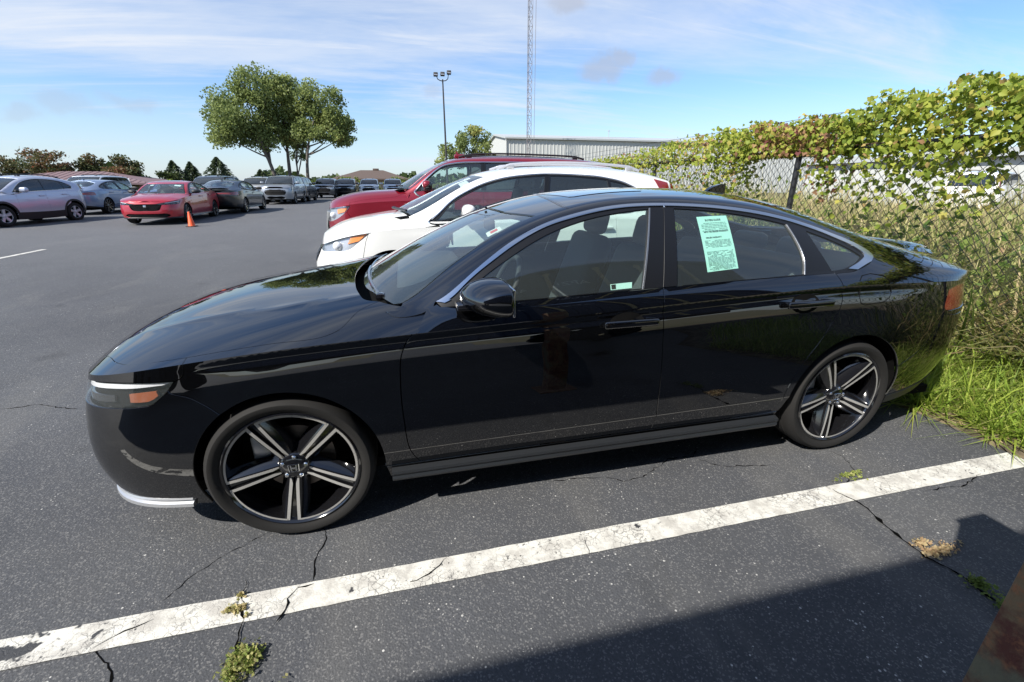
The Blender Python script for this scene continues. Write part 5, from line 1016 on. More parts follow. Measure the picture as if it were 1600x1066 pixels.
# tufts leaning over the asphalt edge
def tuft(x, y, n, h, seed, name='grass_tuft', label=None, mt=GRASS, tone=(.3, .9), spread=.06, w=(.006, .014), z=.01):
    r2 = np.random.default_rng(seed); pos = np.stack([x+r2.normal(0, spread, n), y+r2.normal(0, spread, n), np.full(n, z)], 1)
    V, F, id_ = blades(pos, r2.uniform(.45, 1, n)*h, r2.uniform(*w, n), r2.uniform(.2, .9, n), r2.uniform(0, 2*math.pi, n), r2.uniform(.2, 1., n)); tn = np.clip(r2.uniform(*tone, n), 0, 1)
    o = link(name, qmesh(name, V, F, mt, tn[id_])); tag(o, label, 'grass tuft'); return o
tuft(3.95, -.62, 150, .42, 11, label='large grass tuft at the asphalt edge below the rear bumper')
tuft(4.02, -1.02, 120, .36, 12, label='grass tuft at the asphalt edge above the end of the white line'); tuft(4.10, -1.50, 90, .30, 13, label='grass tuft beyond the end of the white line')
tuft(3.98, -.15, 160, .40, 14, label='dark grass tuft in the shade behind the rear bumper'); tuft(4.25, -.75, 120, .45, 15, label='tall grass tuft in front of the fence mesh')
# dry litter at the asphalt edge
r2 = np.random.default_rng(5); n = 900; x = 3.88+np.abs(r2.normal(0, .09, n)); y = r2.uniform(-3.2, 2.4, n); a = r2.uniform(0, 6.3, n); l = r2.uniform(.015, .09, n); w_ = r2.uniform(.002, .010, n)
d_ = np.stack([np.cos(a), np.sin(a)], 1); s_ = np.stack([-d_[:, 1], d_[:, 0]], 1); c = np.stack([x, y], 1); z = np.array([vz(q, 0) for q in x])+.006
V = np.zeros((n, 4, 3)); 
for i, (u, v) in enumerate(((-.5, -.5), (.5, -.5), (.5, .5), (-.5, .5))): V[:, i, :2] = c+d_*(l*u)[:, None]+s_*(w_*v)[:, None]; V[:, i, 2] = z+.008*r2.random(n)
o = link('dry_litter', qmesh('dry_litter', V.reshape(-1, 3), np.arange(4*n).reshape(-1, 4), leafmat('litter', [(0, (.20, .13, .06)), (1, (.45, .36, .22))], .1), r2.random(n))); tag(o, 'dry straw and leaf litter along the edge of the asphalt', 'litter', kind='stuff')
# weeds in the cracks
def mat_weed(x, y, n, rad, h, seed, label, tone, sx=1, sy=1, z=.004):
    r2 = np.random.default_rng(seed); k_ = r2.normal(0, .55*rad, (9, 2)); w9 = r2.dirichlet(np.ones(9)); id9 = r2.choice(9, n, p=w9); pos = np.stack([x+(k_[id9, 0]+r2.normal(0, .24*rad, n))*sx, y+(k_[id9, 1]+r2.normal(0, .24*rad, n))*sy, z+r2.random(n)**1.5*h*.7], 1); V = []; tn = r2.uniform(*tone, n)
    u = r2.normal(0, 1, (n, 3)); u /= np.linalg.norm(u, axis=1, keepdims=True); v = np.cross(u, r2.normal(0, 1, (n, 3))); v /= np.linalg.norm(v, axis=1, keepdims=True); s = r2.uniform(.004, .010, n)[:, None]
    V = np.stack([pos-u*s, pos+v*s*.6, pos+u*s, pos-v*s*.6], 1); V[:, :, 2] = np.maximum(V[:, :, 2], z)
    o = link('crack_weed', qmesh('crack_weed', V.reshape(-1, 3), np.arange(4*n).reshape(-1, 4), WEED, tn)); tag(o, label, 'weed', 'weeds growing in the asphalt cracks'); return o
mat_weed(-.09, -1.475, 900, .075, .035, 1, 'largest olive weed in the crack below the white line', (.2, .62), .8, 1.3); mat_weed(-.01, -1.60, 700, .07, .035, 2, 'olive weed at the bottom edge of the picture', (.2, .62), 1, .9)
mat_weed(-.16, -1.235, 260, .032, .02, 3, 'small brown weed growing through the white line', (.45, .75), 1, .9); mat_weed(2.66, -1.64, 500, .055, .03, 4, 'reddish dry weed in the crack at the shadow edge', (.72, 1.), 1.6, .8)
mat_weed(2.56, -1.86, 420, .05, .05, 5, 'green weed in the crack beside the rusty post', (.1, .35), .9, 1.5); mat_weed(2.74, -1.150, 260, .05, .012, 6, 'thin moss patch just above the white line', (.2, .5), 1.6, .6)
# field of dry weeds beyond the fence
g = grass_patch('weeds', 34000, lambda r2, n: 4.98+5.5*r2.random(n)**1.5, lambda r2, n, x: r2.uniform(-2.4, 13, n), (.75, 1.65), (.010, .030), (.0, .95), 21, WEED, vz, (.05, .7), (.2, 1.0)); tag(g, 'tangle of dry and green weeds standing behind the chain link fence', 'weeds')
g = grass_patch('weeds', 9000, lambda r2, n: 9+22*r2.random(n), lambda r2, n, x: r2.uniform(-2, 40, n), (.6, 1.0), (.03, .07), (.35, 1.), 22, WEED, lambda x, y: .05, (.05, .6), (.1, .7)); tag(g, 'tan dry weed field stretching away beyond the fence', 'weeds')
g = grass_patch('weeds', 5000, lambda r2, n: 4.78+.35*r2.random(n), lambda r2, n, x: r2.uniform(-2.2, 7, n), (.15, .50), (.010, .024), (.0, .50), 23, WEED, vz, (.05, .6), (.2, 1.)); tag(g, 'green weeds crowding the foot of the chain link fence', 'weeds')

g = grass_patch('weeds', 9000, lambda r2, n: 7.5+5.5*r2.random(n), lambda r2, n, x: r2.uniform(-1.5, 16, n), (1.2, 2.05), (.014, .04), (.35, .9), 24, WEED, lambda x, y: .05, (.05, .45), (.1, .6)); tag(g, 'tall dry brown weeds in the field behind the fence', 'weeds')
# broad leaved weeds mixed into the tangle
r2 = np.random.default_rng(77); n = 9000; x = 4.9+2.6*r2.random(n)**1.6; y = r2.uniform(-2.2, 9, n); z = .1+r2.random(n)**.8*(.95+.35*np.sin(y*2.1)+.25*np.sin(y*5+x*3)); P = np.stack([x, y, np.maximum(z, .06)], 1); u = r2.normal(0, 1, (n, 3)); u /= np.linalg.norm(u, axis=1, keepdims=True); v = np.cross(u, r2.normal(0, 1, (n, 3))); v /= np.linalg.norm(v, axis=1, keepdims=True); s_ = r2.uniform(.02, .06, n)[:, None]
o = link('weed_leaves', qmesh('weed_leaves', np.stack([P-u*s_, P+v*s_*.5, P+u*s_, P-v*s_*.5], 1).reshape(-1, 3), np.arange(4*n).reshape(-1, 4), WEED, np.clip(r2.normal(.30, .25, n), 0, 1))); tag(o, 'broad leaves of weeds mixed into the tangle behind the fence', 'weeds', kind='stuff')
# fence
FX = 4.85; FENCE = mat('fence_black', (.014, .015, .017), .42); 
fence = empty('chain_link_fence', (FX, 1.75, 0)); tag(fence, 'black chain link fence overgrown with vine along the parking lot', 'fence')
Y0, Y1 = -3.2, 24.0
for y in (-1.25, 1.75, 4.75, 7.75, 10.75, 13.75, 16.75, 19.75, 22.75):
    m = MB(); m.tube([(0, y-1.75, -.05), (0, y-1.75, 1.80)], .030, 14); m.lathe([(.0, 1.84), (.02, 1.835), (.034, 1.815), (.034, 1.78)], 14, 'z', (0, y-1.75, 0)); p_ = m.done('post', FENCE, fence, 40)
m = MB(); m.tube([(0, Y0-1.75, 1.795), (0, Y1-1.75, 1.795)], .0215, 12); m.done('top_rail', FENCE, fence, 60)
m = MB(); m.tube([(-.032, Y0-1.75, .06), (-.032, Y1-1.75, .06)], .003, 5); m.done('tension_wire', FENCE, fence)
def links(ya, yb, z0, z1, dy, dz, r):
    n = int((yb-ya)/dy); m = int((z1-z0)/dz*2); V = []; F = []; tri = np.array([(math.cos(a), math.sin(a)) for a in (.5, 2.6, 4.7)]); c = 0; P = []
    for i in range(n):
        k = np.arange(m+1); y = ya+i*dy+((k+i) % 2)*dy; z = z0+k*dz/2; x = -.032+np.where((k+i) % 2 == 0, -.003, .003)*1.0; pts = np.stack([x+0*z, y, z], 1)
        V.append((pts[:, None, :]+np.stack([tri[:, 0]*r, tri[:, 1]*r, 0*tri[:, 0]], 1)[None]).reshape(-1, 3)); b = np.arange(m)[:, None, None]*3+c; kk = np.arange(3)[None, :, None]
        q = np.stack([kk, (kk+1) % 3, (kk+1) % 3+3, kk+3], -1).reshape(1, 3, 4); F.append((b+q).reshape(-1, 4)); c += (m+1)*3
    return np.concatenate(V), np.concatenate(F)
V, F = links(Y0, 9.0, .05, 1.78, .044, .092, .0031); V2, F2 = links(9.0, Y1, .05, 1.78, .09, .184, .0045)
o = link('wire_mesh', qmesh('wire_mesh', np.concatenate([V, V2])-[0, 1.75, 0], np.concatenate([F, F2+len(V)]), FENCE), fence); o['kind'] = 'stuff'
m = MB(); m.tube([(.12, Y0-1.75, 2.06), (.12, Y1-1.75, 2.05)], .0025, 4); m.tube([(.20, Y0-1.75, 2.16), (.20, Y1-1.75, 2.15)], .0025, 4); m.done('overhead_wire', FENCE, fence)
# vine
VINE = leafmat('vine_leaves', [(0, (.11, .17, .025)), (.35, (.25, .32, .045)), (.62, (.40, .43, .075)), (.80, (.54, .46, .12)), (.92, (.40, .24, .13)), (1, (.17, .05, .05))], .5)
lf = np.array([(0, 0), (.20, -.20), (.46, -.10), (.50, .16), (.62, .40), (.40, .55), (.20, .80), (0, 1.0), (-.20, .80), (-.40, .55), (-.62, .40), (-.50, .16), (-.46, -.10), (-.20, -.20)])*[1, 1]
LV = np.array([(a, b, .30*abs(a)-.22*b*b) for a, b in lf]+[(0, .30, -.02)]); LF = [(i, (i+1) % 14, 14) for i in range(14)]
r2 = np.random.default_rng(31); topz = tab([(-3, 2.0), (-1, 2.02), (-.2, 2.14), (.25, 2.20), (.6, 2.22), (1.1, 2.13), (1.8, 2.10), (3, 2.12), (4.3, 2.08), (5.5, 1.98), (7, 1.95), (10, 1.9), (24, 1.9)])
def vine_pts(n):
    y = np.where(r2.random(n) < .62, r2.uniform(-2.6, 3.2, n), r2.uniform(3.2, 13, n)); top = topz(y)
    u = r2.random(n); z = np.where(u < .70, 1.74+(top-1.74)*r2.random(n)**.85, 1.80-np.abs(r2.normal(0, .26, n)))
    hang = (np.sin(y*2.3+.4)+.6*np.sin(y*5.1)) > -.15; k = (z < 1.76) & ~hang & (y < 3.2); z[k] = 1.80+r2.random(k.sum())*(top[k]-1.80)
    k2 = (y > 2.6) & (u > .60); z[k2] = 1.8-np.abs(r2.normal(0, .45, k2.sum()))
    z += .05*np.sin(y*9)*(z > 1.8); return np.stack([FX+r2.normal(0, .13, n)+.02, y, np.maximum(z, .5)], 1)
def leaf_frames(n, near=True):
    nrm = np.stack([r2.normal(-.35, .7, n), r2.normal(-.35, .7, n), r2.normal(.5, .6, n)], 1); nrm /= np.linalg.norm(nrm, axis=1, keepdims=True)
    d = np.stack([r2.normal(0, .5, n), r2.normal(0, .6, n), r2.normal(-.8, .5, n)], 1); d -= nrm*(d*nrm).sum(1, keepdims=True); d /= np.linalg.norm(d, axis=1, keepdims=True); return np.cross(d, nrm), d, nrm
vine = empty('vine', (FX, 1, 0)); tag(vine, 'yellowing green climbing vine draped over the chain link fence', 'vine')
NL = 21000; P = vine_pts(NL); X_, D_, N_ = leaf_frames(NL); S_ = r2.uniform(.020, .050, NL)*np.where(P[:, 1] < 3.2, 1.05, 1.0)
redm = (np.abs(P[:, 1]-1.75) < .55) & (r2.random(NL) < .35); tone = np.clip(r2.beta(2.2, 3.0, NL)+.10*(P[:, 1] > 1.5)+.05*np.sin(P[:, 1]*4), 0, .95); tone[redm] = r2.uniform(.86, 1, redm.sum())
order = np.argsort(np.linalg.norm(P-np.array([.53, -2.6, 1.46]), axis=1)/S_); ind = [i for i in order if P[i, 1] > -.55][:300]; rest = np.ones(NL, bool); rest[ind] = False
Vr = (P[rest][:, None, :]+S_[rest][:, None, None]*(LV[None, :, 0:1]*X_[rest][:, None, :]+LV[None, :, 1:2]*D_[rest][:, None, :]+LV[None, :, 2:3]*N_[rest][:, None, :])).reshape(-1, 3); nr = rest.sum()
Fr = (np.arange(nr)[:, None, None]*15+np.array(LF)[None]).reshape(-1, 3); o = link('leaves', qmesh('leaves', Vr-[FX, 1, 0], Fr, VINE, np.repeat(tone[rest], 14)), vine); o['kind'] = 'stuff'
lm = []
for k in range(10): lm.append(qmesh('leaf', LV, np.array(LF), VINE, np.full(14, (k+.5)/10)))
for i in ind:
    o = link('leaf', lm[min(9, int(tone[i]*10))], vine); M_ = Matrix(((X_[i][0], D_[i][0], N_[i][0], 0), (X_[i][1], D_[i][1], N_[i][1], 0), (X_[i][2], D_[i][2], N_[i][2], 0), (0, 0, 0, 1))); o.matrix_local = Matrix.Translation(Vector(P[i]-[FX, 1, 0]))@M_@Matrix.Scale(S_[i], 4)
STEM = mat('vine_stem', (.10, .055, .035), .8)
for k in range(34):
    y0 = -2.5+k*.42+r2.normal(0, .1); L_ = r2.uniform(.6, 1.6); q = np.linspace(0, 1, 14); yy = y0+q*L_*r2.choice([-1, 1]); zz_ = 1.80+r2.uniform(.0, .25)*np.sin(q*math.pi)+np.cumsum(r2.normal(0, .012, 14)); zz_ = np.minimum(zz_, topz(yy)-.02)
    m = MB(); m.tube(np.stack([FX+.06*np.sin(q*7+k)-FX, yy-1, zz_], 1), r2.uniform(.003, .006), 5); m.done('stem', STEM, vine)

# ------------------------------------------------------------------ trees
BARK = nmat('bark', col=(.10, .085, .07), rough=.9).m
def crown_leaves(clumps, n, size, r2, flat=.75):
    """leaf quads scattered through ellipsoidal clumps (cx,cy,cz,rx,ry,rz), denser towards the rim"""
    cl = np.array(clumps); vol = (cl[:, 3]*cl[:, 4]*cl[:, 5])**.75; id_ = r2.choice(len(cl), n, p=vol/vol.sum()); d = r2.normal(0, 1, (n, 3)); d /= np.linalg.norm(d, axis=1, keepdims=True)
    rr = r2.random(n)**.45*(1+r2.normal(0, .10, n)); P = cl[id_, :3]+d*rr[:, None]*cl[id_, 3:6]; u = r2.normal(0, 1, (n, 3)); u /= np.linalg.norm(u, axis=1, keepdims=True); v = np.cross(u, r2.normal(0, 1, (n, 3))); v /= np.linalg.norm(v, axis=1, keepdims=True)
    s = size*r2.uniform(.6, 1.3, n)[:, None]; V = np.stack([P-u*s, P+v*s*flat, P+u*s, P-v*s*flat], 1).reshape(-1, 3); return V, np.arange(4*n).reshape(-1, 4), id_
def subclumps(big, k, r2, f=(.26, .42)):
    o = []
    for c in big:
        for _ in range(k):
            d = r2.normal(0, 1, 3); d /= np.linalg.norm(d); q = r2.random()**.4*.92; s = r2.uniform(*f); o.append((c[0]+d[0]*q*c[3], c[1]+d[1]*q*c[4], c[2]+d[2]*q*c[5], c[3]*s, c[4]*s, c[5]*s*.8))
    return o
def tree(name, base, trunk, big, nleaf, size, mt, label, cat='tree', group=None, seed=1, k=22, tr=(.22, .05), limbs=9, f=(.26, .42), tone=(.5, .2)):
    r2 = np.random.default_rng(seed); root = empty(name, base); tag(root, label, cat, group); cl = subclumps(big, k, r2, f); V, F, id_ = crown_leaves(cl, nleaf, size, r2)
    tn = np.clip(tone[0]+r2.normal(0, tone[1], len(cl))[id_]*.7+r2.normal(0, tone[1]*.6, nleaf), 0, 1); link('crown', qmesh('crown', V, F, mt, tn), root)
    T = np.array(trunk, float); d = np.concatenate([[0], np.cumsum(np.linalg.norm(np.diff(T, axis=0), axis=1))]); q = np.linspace(0, d[-1], 10); TP = np.stack([cspline(d, T[:, i])(q) for i in range(3)], 1)
    m = MB(); m.tube(TP, np.linspace(tr[0], tr[1], 10), 9); m.done('trunk', BARK, root, 60)
    for j in range(limbs):
        c = np.array(cl[int(r2.integers(0, len(cl)))][:3]); s = TP[int(r2.integers(4, 9))]; mid = (s+c)/2+[0, 0, -.08*np.linalg.norm(c-s)]; pts = [s*(1-t_)**2+2*mid*t_*(1-t_)+c*t_*t_ for t_ in np.linspace(0, 1, 7)]; m = MB(); m.tube(pts, np.linspace(tr[0]*.42, tr[0]*.08, 7), 6); m.done('limb', BARK, root, 60)
    return root
COT = leafmat('cottonwood_leaves', [(0, (.13, .175, .06)), (.5, (.235, .285, .095)), (.85, (.34, .375, .125)), (1, (.46, .36, .11))], .5)
MAP = leafmat('maple_leaves', [(0, (.055, .08, .028)), (.5, (.11, .105, .04)), (.8, (.20, .105, .055)), (1, (.28, .11, .06))], .35)
PIN = leafmat('conifer_needles', [(0, (.03, .05, .022)), (1, (.075, .10, .045))], .2); SHR = leafmat('shrub_leaves', [(0, (.07, .11, .02)), (.6, (.16, .20, .04)), (1, (.26, .26, .07))], .35); DKG = leafmat('dark_leaves', [(0, (.03, .05, .015)), (1, (.08, .11, .03))], .3)
G4 = 'cottonwood trees standing behind the parked cars'
tree('cottonwood_tree', (-10.0, 42, .2), [(0, 0, -.1), (-.15, 0, 2.0), (-.6, 0, 4.0), (-1.0, 0, 6.2)], [(-1.9, 0, 6.5, 2.5, 2.3, 2.3), (-3.0, .3, 5.2, 1.7, 1.7, 1.4), (-.6, .3, 8.4, 1.9, 1.9, 1.9), (-.6, 0, 5.2, 1.5, 1.5, 1.4)], 16000, .105, COT, 'widest cottonwood of the cluster, leaning to the left', 'tree', G4, 41, 26, (.20, .07), 12, (.32, .52), (.38, .17))
tree('cottonwood_tree', (-9.2, 43.5, .2), [(0, 0, -.1), (0, 0, 2.2), (.1, 0, 4.2), (.2, 0, 7)], [(.3, 0, 7.4, 2.0, 1.9, 2.5), (.3, .2, 5.4, 1.6, 1.5, 1.3), (.7, .2, 8.9, 1.4, 1.3, 1.3)], 11000, .105, COT, 'middle cottonwood with a tall upright crown', 'tree', G4, 42, 26, (.20, .06), 10, (.32, .52), (.55, .20))
tree('cottonwood_tree', (-8.75, 45, .2), [(0, 0, -.1), (-.1, 0, 2.0), (.15, 0, 4.5)], [(.2, 0, 4.5, 1.0, 1.0, 1.4), (.4, 0, 6.2, 1.3, 1.2, 1.2)], 2400, .105, COT, 'slender cottonwood between the middle and right trunks', 'tree', G4, 43, 18, (.11, .04), 6, (.28, .42), (.4, .16))
tree('cottonwood_tree', (-7.5, 42, .2), [(0, 0, -.1), (.05, 0, 2.0), (.4, 0, 4.2), (1.2, 0, 6.4)], [(1.9, 0, 7.5, 1.8, 1.7, 2.1), (2.9, 0, 5.8, 1.5, 1.5, 1.4), (.9, 0, 5.7, 1.5, 1.4, 1.3), (3.3, 0, 5.1, 1.1, 1.1, .9)], 12500, .105, COT, 'rightmost cottonwood of the cluster with a rounded crown', 'tree', G4, 44, 26, (.18, .05), 5, (.32, .52), (.46, .18))
G5 = 'reddish maples behind the maroon roof'
for i, (x, y, w, top, lab) in enumerate(((-38.2, 61, 2.5, 5.2, 'leftmost broad reddish maple behind the maroon roof'), (-34.6, 63, 1.6, 5.0, 'small reddish maple, second from the left behind the maroon roof'), (-30.6, 61, 2.0, 4.8, 'reddish maple nearest the right end of the maroon roof'), (-44.5, 66, 2.4, 4.9, 'maple cut off by the left edge of the picture'))):
    tree('maple_tree', (x, y, .1), [(0, 0, 0), (0, 0, 1.5), (.1, 0, 3)], [(0, 0, top-1.9, w, w, 1.75), (w*.35, 0, top-2.5, w*.7, w*.7, 1.3)], 4200, .12, MAP, lab, 'tree', G5, 50+i, 22, (.16, .06), 4, (.28, .44), (.45, .28))
tree('green_tree', (-28.4, 66, 0), [(0, 0, 0), (0, 0, 2)], [(0, 0, 2.2, 1.6, 1.5, 1.4)], 1500, .13, DKG, 'low dark tree just right of the reddish maples', 'tree', None, 58, 12, (.1, .05), 2)
def conifer(x, y, h, w, lab, seed):
    r2 = np.random.default_rng(seed); root = empty('conifer_tree', (x, y, 0)); tag(root, lab, 'tree', 'conifers beyond the parking lot'); n = 2600; q = r2.random(n)**.75; lay = np.floor(q*9)/9; a = r2.uniform(0, 6.3, n); rr = w*(1-q**1.7*.97)*(.35+.65*r2.random(n)**.5)*(.75+.35*np.sin(a*5+lay*40)); P = np.stack([rr*np.cos(a), rr*np.sin(a), h*(.06+.94*q)-.18*rr], 1)
    u = np.stack([np.cos(a), np.sin(a), -.35+0*a], 1); v = np.cross(u, r2.normal(0, 1, (n, 3))); v /= np.linalg.norm(v, axis=1, keepdims=True); s = r2.uniform(.10, .24, n)[:, None]; V = np.stack([P-u*s, P+v*s*.35, P+u*s, P-v*s*.35], 1).reshape(-1, 3); link('crown', qmesh('crown', V, np.arange(4*n).reshape(-1, 4), PIN, r2.random(n)), root); m = MB(); m.tube([(0, 0, -.1), (0, 0, h*.9)], [.14, .03], 7); m.done('trunk', BARK, root)
conifer(-29.3, 70, 4.4, 2.3, 'dark conifer, leftmost of the far evergreens', 61); conifer(-27.6, 71, 4.3, 2.1, 'dark conifer, second from the left of the far evergreens', 62); conifer(-22.5, 66, 4.7, 2.9, 'broad dark conifer standing alone behind the black sedan', 63); conifer(-24.4, 74, 3.6, 1.9, 'short conifer left of the broad lone conifer', 64); conifer(-20.2, 76, 3.5, 2.0, 'short conifer right of the broad lone conifer', 65); conifer(-18.6, 78, 3.3, 1.9, 'shortest conifer, nearest the cottonwoods', 66)
def shrub(x, y, w, h, mt, lab, seed, n=1500, grp='shrubs in the hedge along the far edge of the lot', size=.10):
    r2 = np.random.default_rng(seed); root = empty('shrub', (x, y, .15)); tag(root, lab, 'shrub', grp); cl = subclumps([(0, 0, h*.5, w, w*.7, h*.55)], 12, r2, (.3, .5)); V, F, id_ = crown_leaves(cl, n, size, r2); link('foliage', qmesh('foliage', V, F, mt, np.clip(r2.normal(.5, .25, n), 0, 1)), root); m = MB(); m.tube([(0, 0, -.15), (0, 0, h*.6)], [.06, .02], 6); m.done('stem', BARK, root)
for i in range(12):
    x = -13.5+i*1.75; shrub(x+.3*math.sin(i*2.1), 60+.8*math.sin(i*1.3), 1.35, 1.75+.35*math.sin(i*1.7), SHR, 'yellow green hedge shrub along the far edge of the lot, %s from the left' % ('first second third fourth fifth sixth seventh eighth ninth tenth eleventh twelfth'.split()[i]), 70+i)
for i, (x, y, w, h) in enumerate(((-27.5, 54, 1.2, 2.0), (-24.5, 56, 1.0, 1.7), (-21.5, 57, 1.1, 1.7), (-18.5, 58, 1.0, 1.6), (-29.0, 52, 1.2, 2.1))): shrub(x, y, w, h, SHR, 'light green bush %s' % ('in front of the right end of the maroon roof', 'below the leftmost conifers', 'left of the broad lone conifer', 'right of the broad lone conifer', 'in front of the maroon roof')[i], 90+i, 900, 'bushes beyond the left row of cars')
tree('roadside_tree', (6.9, 42, .1), [(0, 0, 0), (0, 0, 2), (.1, 0, 4)], [(.4, 0, 4.9, 1.9, 1.7, 1.9), (-1.6, 0, 3.6, 1.4, 1.3, 1.4), (1.6, 0, 3.6, 1.1, 1.1, 1.0)], 6500, .105, COT, 'rounded green tree beside the light pole behind the red SUV', 'tree', None, 95, 22, (.16, .06), 6, (.26, .4), (.42, .2))
tree('roadside_tree', (10.3, 44, .1), [(0, 0, 0), (0, 0, 2)], [(-.2, 0, 2.9, .8, .8, .9)], 700, .11, DKG, 'small dark bushy tree at the corner of the white warehouse', 'tree', None, 96, 10, (.08, .04), 2)
# far wood on the horizon
r2 = np.random.default_rng(99); n = 9000; a = r2.uniform(-1.35, 1.0, n); dist = r2.uniform(150, 190, n); hh = 3.2+1.6*np.sin(a*23)+1.2*np.sin(a*51+1); P = np.stack([dist*np.sin(a), dist*np.cos(a), r2.random(n)*hh], 1); u = r2.normal(0, 1, (n, 3)); u /= np.linalg.norm(u, axis=1, keepdims=True); v = np.cross(u, r2.normal(0, 1, (n, 3))); v /= np.linalg.norm(v, axis=1, keepdims=True); s = r2.uniform(.6, 1.3, n)[:, None]
o = link('far_wood', qmesh('far_wood', np.stack([P-u*s, P+v*s, P+u*s, P-v*s], 1).reshape(-1, 3), np.arange(4*n).reshape(-1, 4), DKG, r2.random(n))); tag(o, 'low dark line of far woods on the horizon', 'woods', kind='stuff')
# ------------------------------------------------------------------ buildings, pole, tower
ROOFM = nmat('maroon_roof', col=(.15, .098, .105), rough=.8); ROOFM = ROOFM.m; BRN = mat('brown_shingles', (.085, .06, .048), .9); WALLB = mat('brick_wall', (.20, .11, .08), .85); WALLT = mat('tan_wall', (.32, .26, .20), .85); WMET = mat('white_metal_wall', (.44, .45, .43), .55); WROOF = mat('grey_metal_roof', (.36, .38, .38), .5); DKGL = mat('dark_window', (.02, .025, .03), .08, coat=1.)
def hip_house(name, x0, x1, y0, y1, ze, zr, ov, mroof, mwall, label, rib=0, ridge=None):
    root = empty(name, ((x0+x1)/2, y0, 0)); tag(root, label, 'building'); cx, cy = (x0+x1)/2, y0
    m = MB(); m.box(x0-cx, x1-cx, 0, y1-y0, -.1, ze); m.done('wall', mwall, root, 0)
    d = (y1-y0)/2; rl = ridge if ridge is not None else d; a = [(x0-ov-cx, -ov, ze), (x1+ov-cx, -ov, ze), (x1+ov-cx, y1-y0+ov, ze), (x0-ov-cx, y1-y0+ov, ze), (x0+rl-cx, d, zr), (x1-rl-cx, d, zr)]
    m = MB(); m.add(a+[(p[0], p[1], p[2]-.18) for p in a[:4]], [(0, 1, 5, 4), (1, 2, 5), (2, 3, 4, 5), (3, 0, 4), (0, 6, 7, 1), (1, 7, 8, 2), (2, 8, 9, 3), (3, 9, 6, 0), (9, 8, 7, 6)]); rf = m.done('roof', mroof, root, 0)
    for k in range(rib):
        t_ = (k+.5)/rib; xx = x0-ov+(x1-x0+2*ov)*t_-cx; lim = min(1, (xx-(x0-ov-cx))/max(.1, rl+ov), ((x1+ov-cx)-xx)/max(.1, rl+ov)); m = MB(); m.tube([(xx, -ov, ze+.03), (xx, -ov+(d+ov)*lim, ze+(zr-ze)*lim+.03)], .018, 4); m.done('seam', mroof, rf)
    nwin = int((x1-x0)/3.2)
    for k in range(nwin):
        xx = x0+(k+.5)*(x1-x0)/nwin-cx; m = MB(); m.box(xx-.6, xx+.6, -.03, .02, .9, 2.0); w_ = m.done('window', WHITEP, root, 0); m = MB(); m.box(xx-.5, xx+.5, -.05, -.035, 1.0, 1.9); m.done('pane', DKGL, w_, 0)
    return root
hip_house('maroon_roof_building', -41.5, -25.6, 54, 64, 1.55, 2.75, .5, ROOFM, WALLB, 'long low building with a maroon metal roof behind the left row of cars', 26, 6)
h_ = hip_house('brown_roof_building', -8.6, 1.2, 69, 79, 2.15, 3.45, .6, BRN, WALLT, 'low building with a brown hipped shingle roof beyond the hedge', 0, 3.2); m = MB(); m.rbox((.6, 5, 3.52), (.9, .6, .35), .05); m.done('roof_vent', BRN, h_)
# white warehouse with corrugated walls
wh = empty('white_warehouse', (15.72, 64, 0)); tag(wh, 'long white corrugated metal warehouse behind the fence', 'building')
def corr(name, p0, p1, z0, z1, pitch, parent, mt, d=.05):
    p0, p1 = np.array(p0, float), np.array(p1, float); Ln = np.linalg.norm(p1-p0); n = int(Ln/pitch); u = (p1-p0)/Ln; nn = np.array([u[1], -u[0]]); V = []
    for i in range(n):
        for q, h in ((0, 0), (.70, 0), (.78, d), (.92, d)): b = p0+u*(i+q)*pitch+nn*h; V += [(b[0], b[1], z0), (b[0], b[1], z1)]
    return part(name, V, [(2*i, 2*i+2, 2*i+3, 2*i+1) for i in range(len(V)//2-1)], mt, parent, 0)
corr('wall', (0, 0), (26, 0), 0, 7.45, .55, wh, WMET); corr('wall', (27, 0), (56, 0), 0, 7.45, .55, wh, WMET); m = MB(); m.box(25.95, 26.6, -.12, .05, 0, 7.5); m.done('downpipe', WMET, wh)
part('gable_wall', [(0, 0, 0), (0, 16, 0), (0, 16, 7.5), (0, 8, 8.5), (0, 0, 7.5)], [(0, 1, 2, 3, 4)], WMET, wh, 0)
m = MB(); m.add([(-.3, -.35, 7.50), (56, -.35, 7.50), (56, 8, 8.6), (-.3, 8, 8.6), (-.3, 16.3, 7.5), (56, 16.3, 7.5), (-.3, -.35, 7.72), (56, -.35, 7.72), (56, 8, 8.85), (-.3, 8, 8.85), (-.3, 16.3, 7.72), (56, 16.3, 7.72)], [(6, 7, 8, 9), (9, 8, 11, 10), (0, 1, 7, 6), (0, 6, 9, 3), (3, 9, 10, 4), (1, 2, 8, 7), (2, 5, 11, 8), (4, 10, 11, 5), (3, 2, 1, 0), (4, 5, 2, 3)]); m.done('roof', WROOF, wh, 0)
m = MB(); m.tube([(17, 3, 7.6), (17, 3, 9.3)], .05, 6); m.rbox((17, 3, 9.2), (.4, .1, .1), .02); m.done('roof_mast', WROOF, wh)
m = MB(); m.tube([(-.15, -.15, 0), (-.15, -.15, 7.4)], .08, 6); m.done('downpipe', WMET, wh)
# low white building and trucks beyond the weeds on the right
lb = empty('low_white_building', (36, 18, 0)); tag(lb, 'low white building with a flat grey roof seen through the vine', 'building'); m = MB(); m.box(0, 10, -12, 14, -.1, 3.0); m.done('wall', WMET, lb, 0); m = MB(); m.box(-.5, 10.5, -12.5, 14.5, 3.02, 3.5); m.done('roof', WROOF, lb, 0)
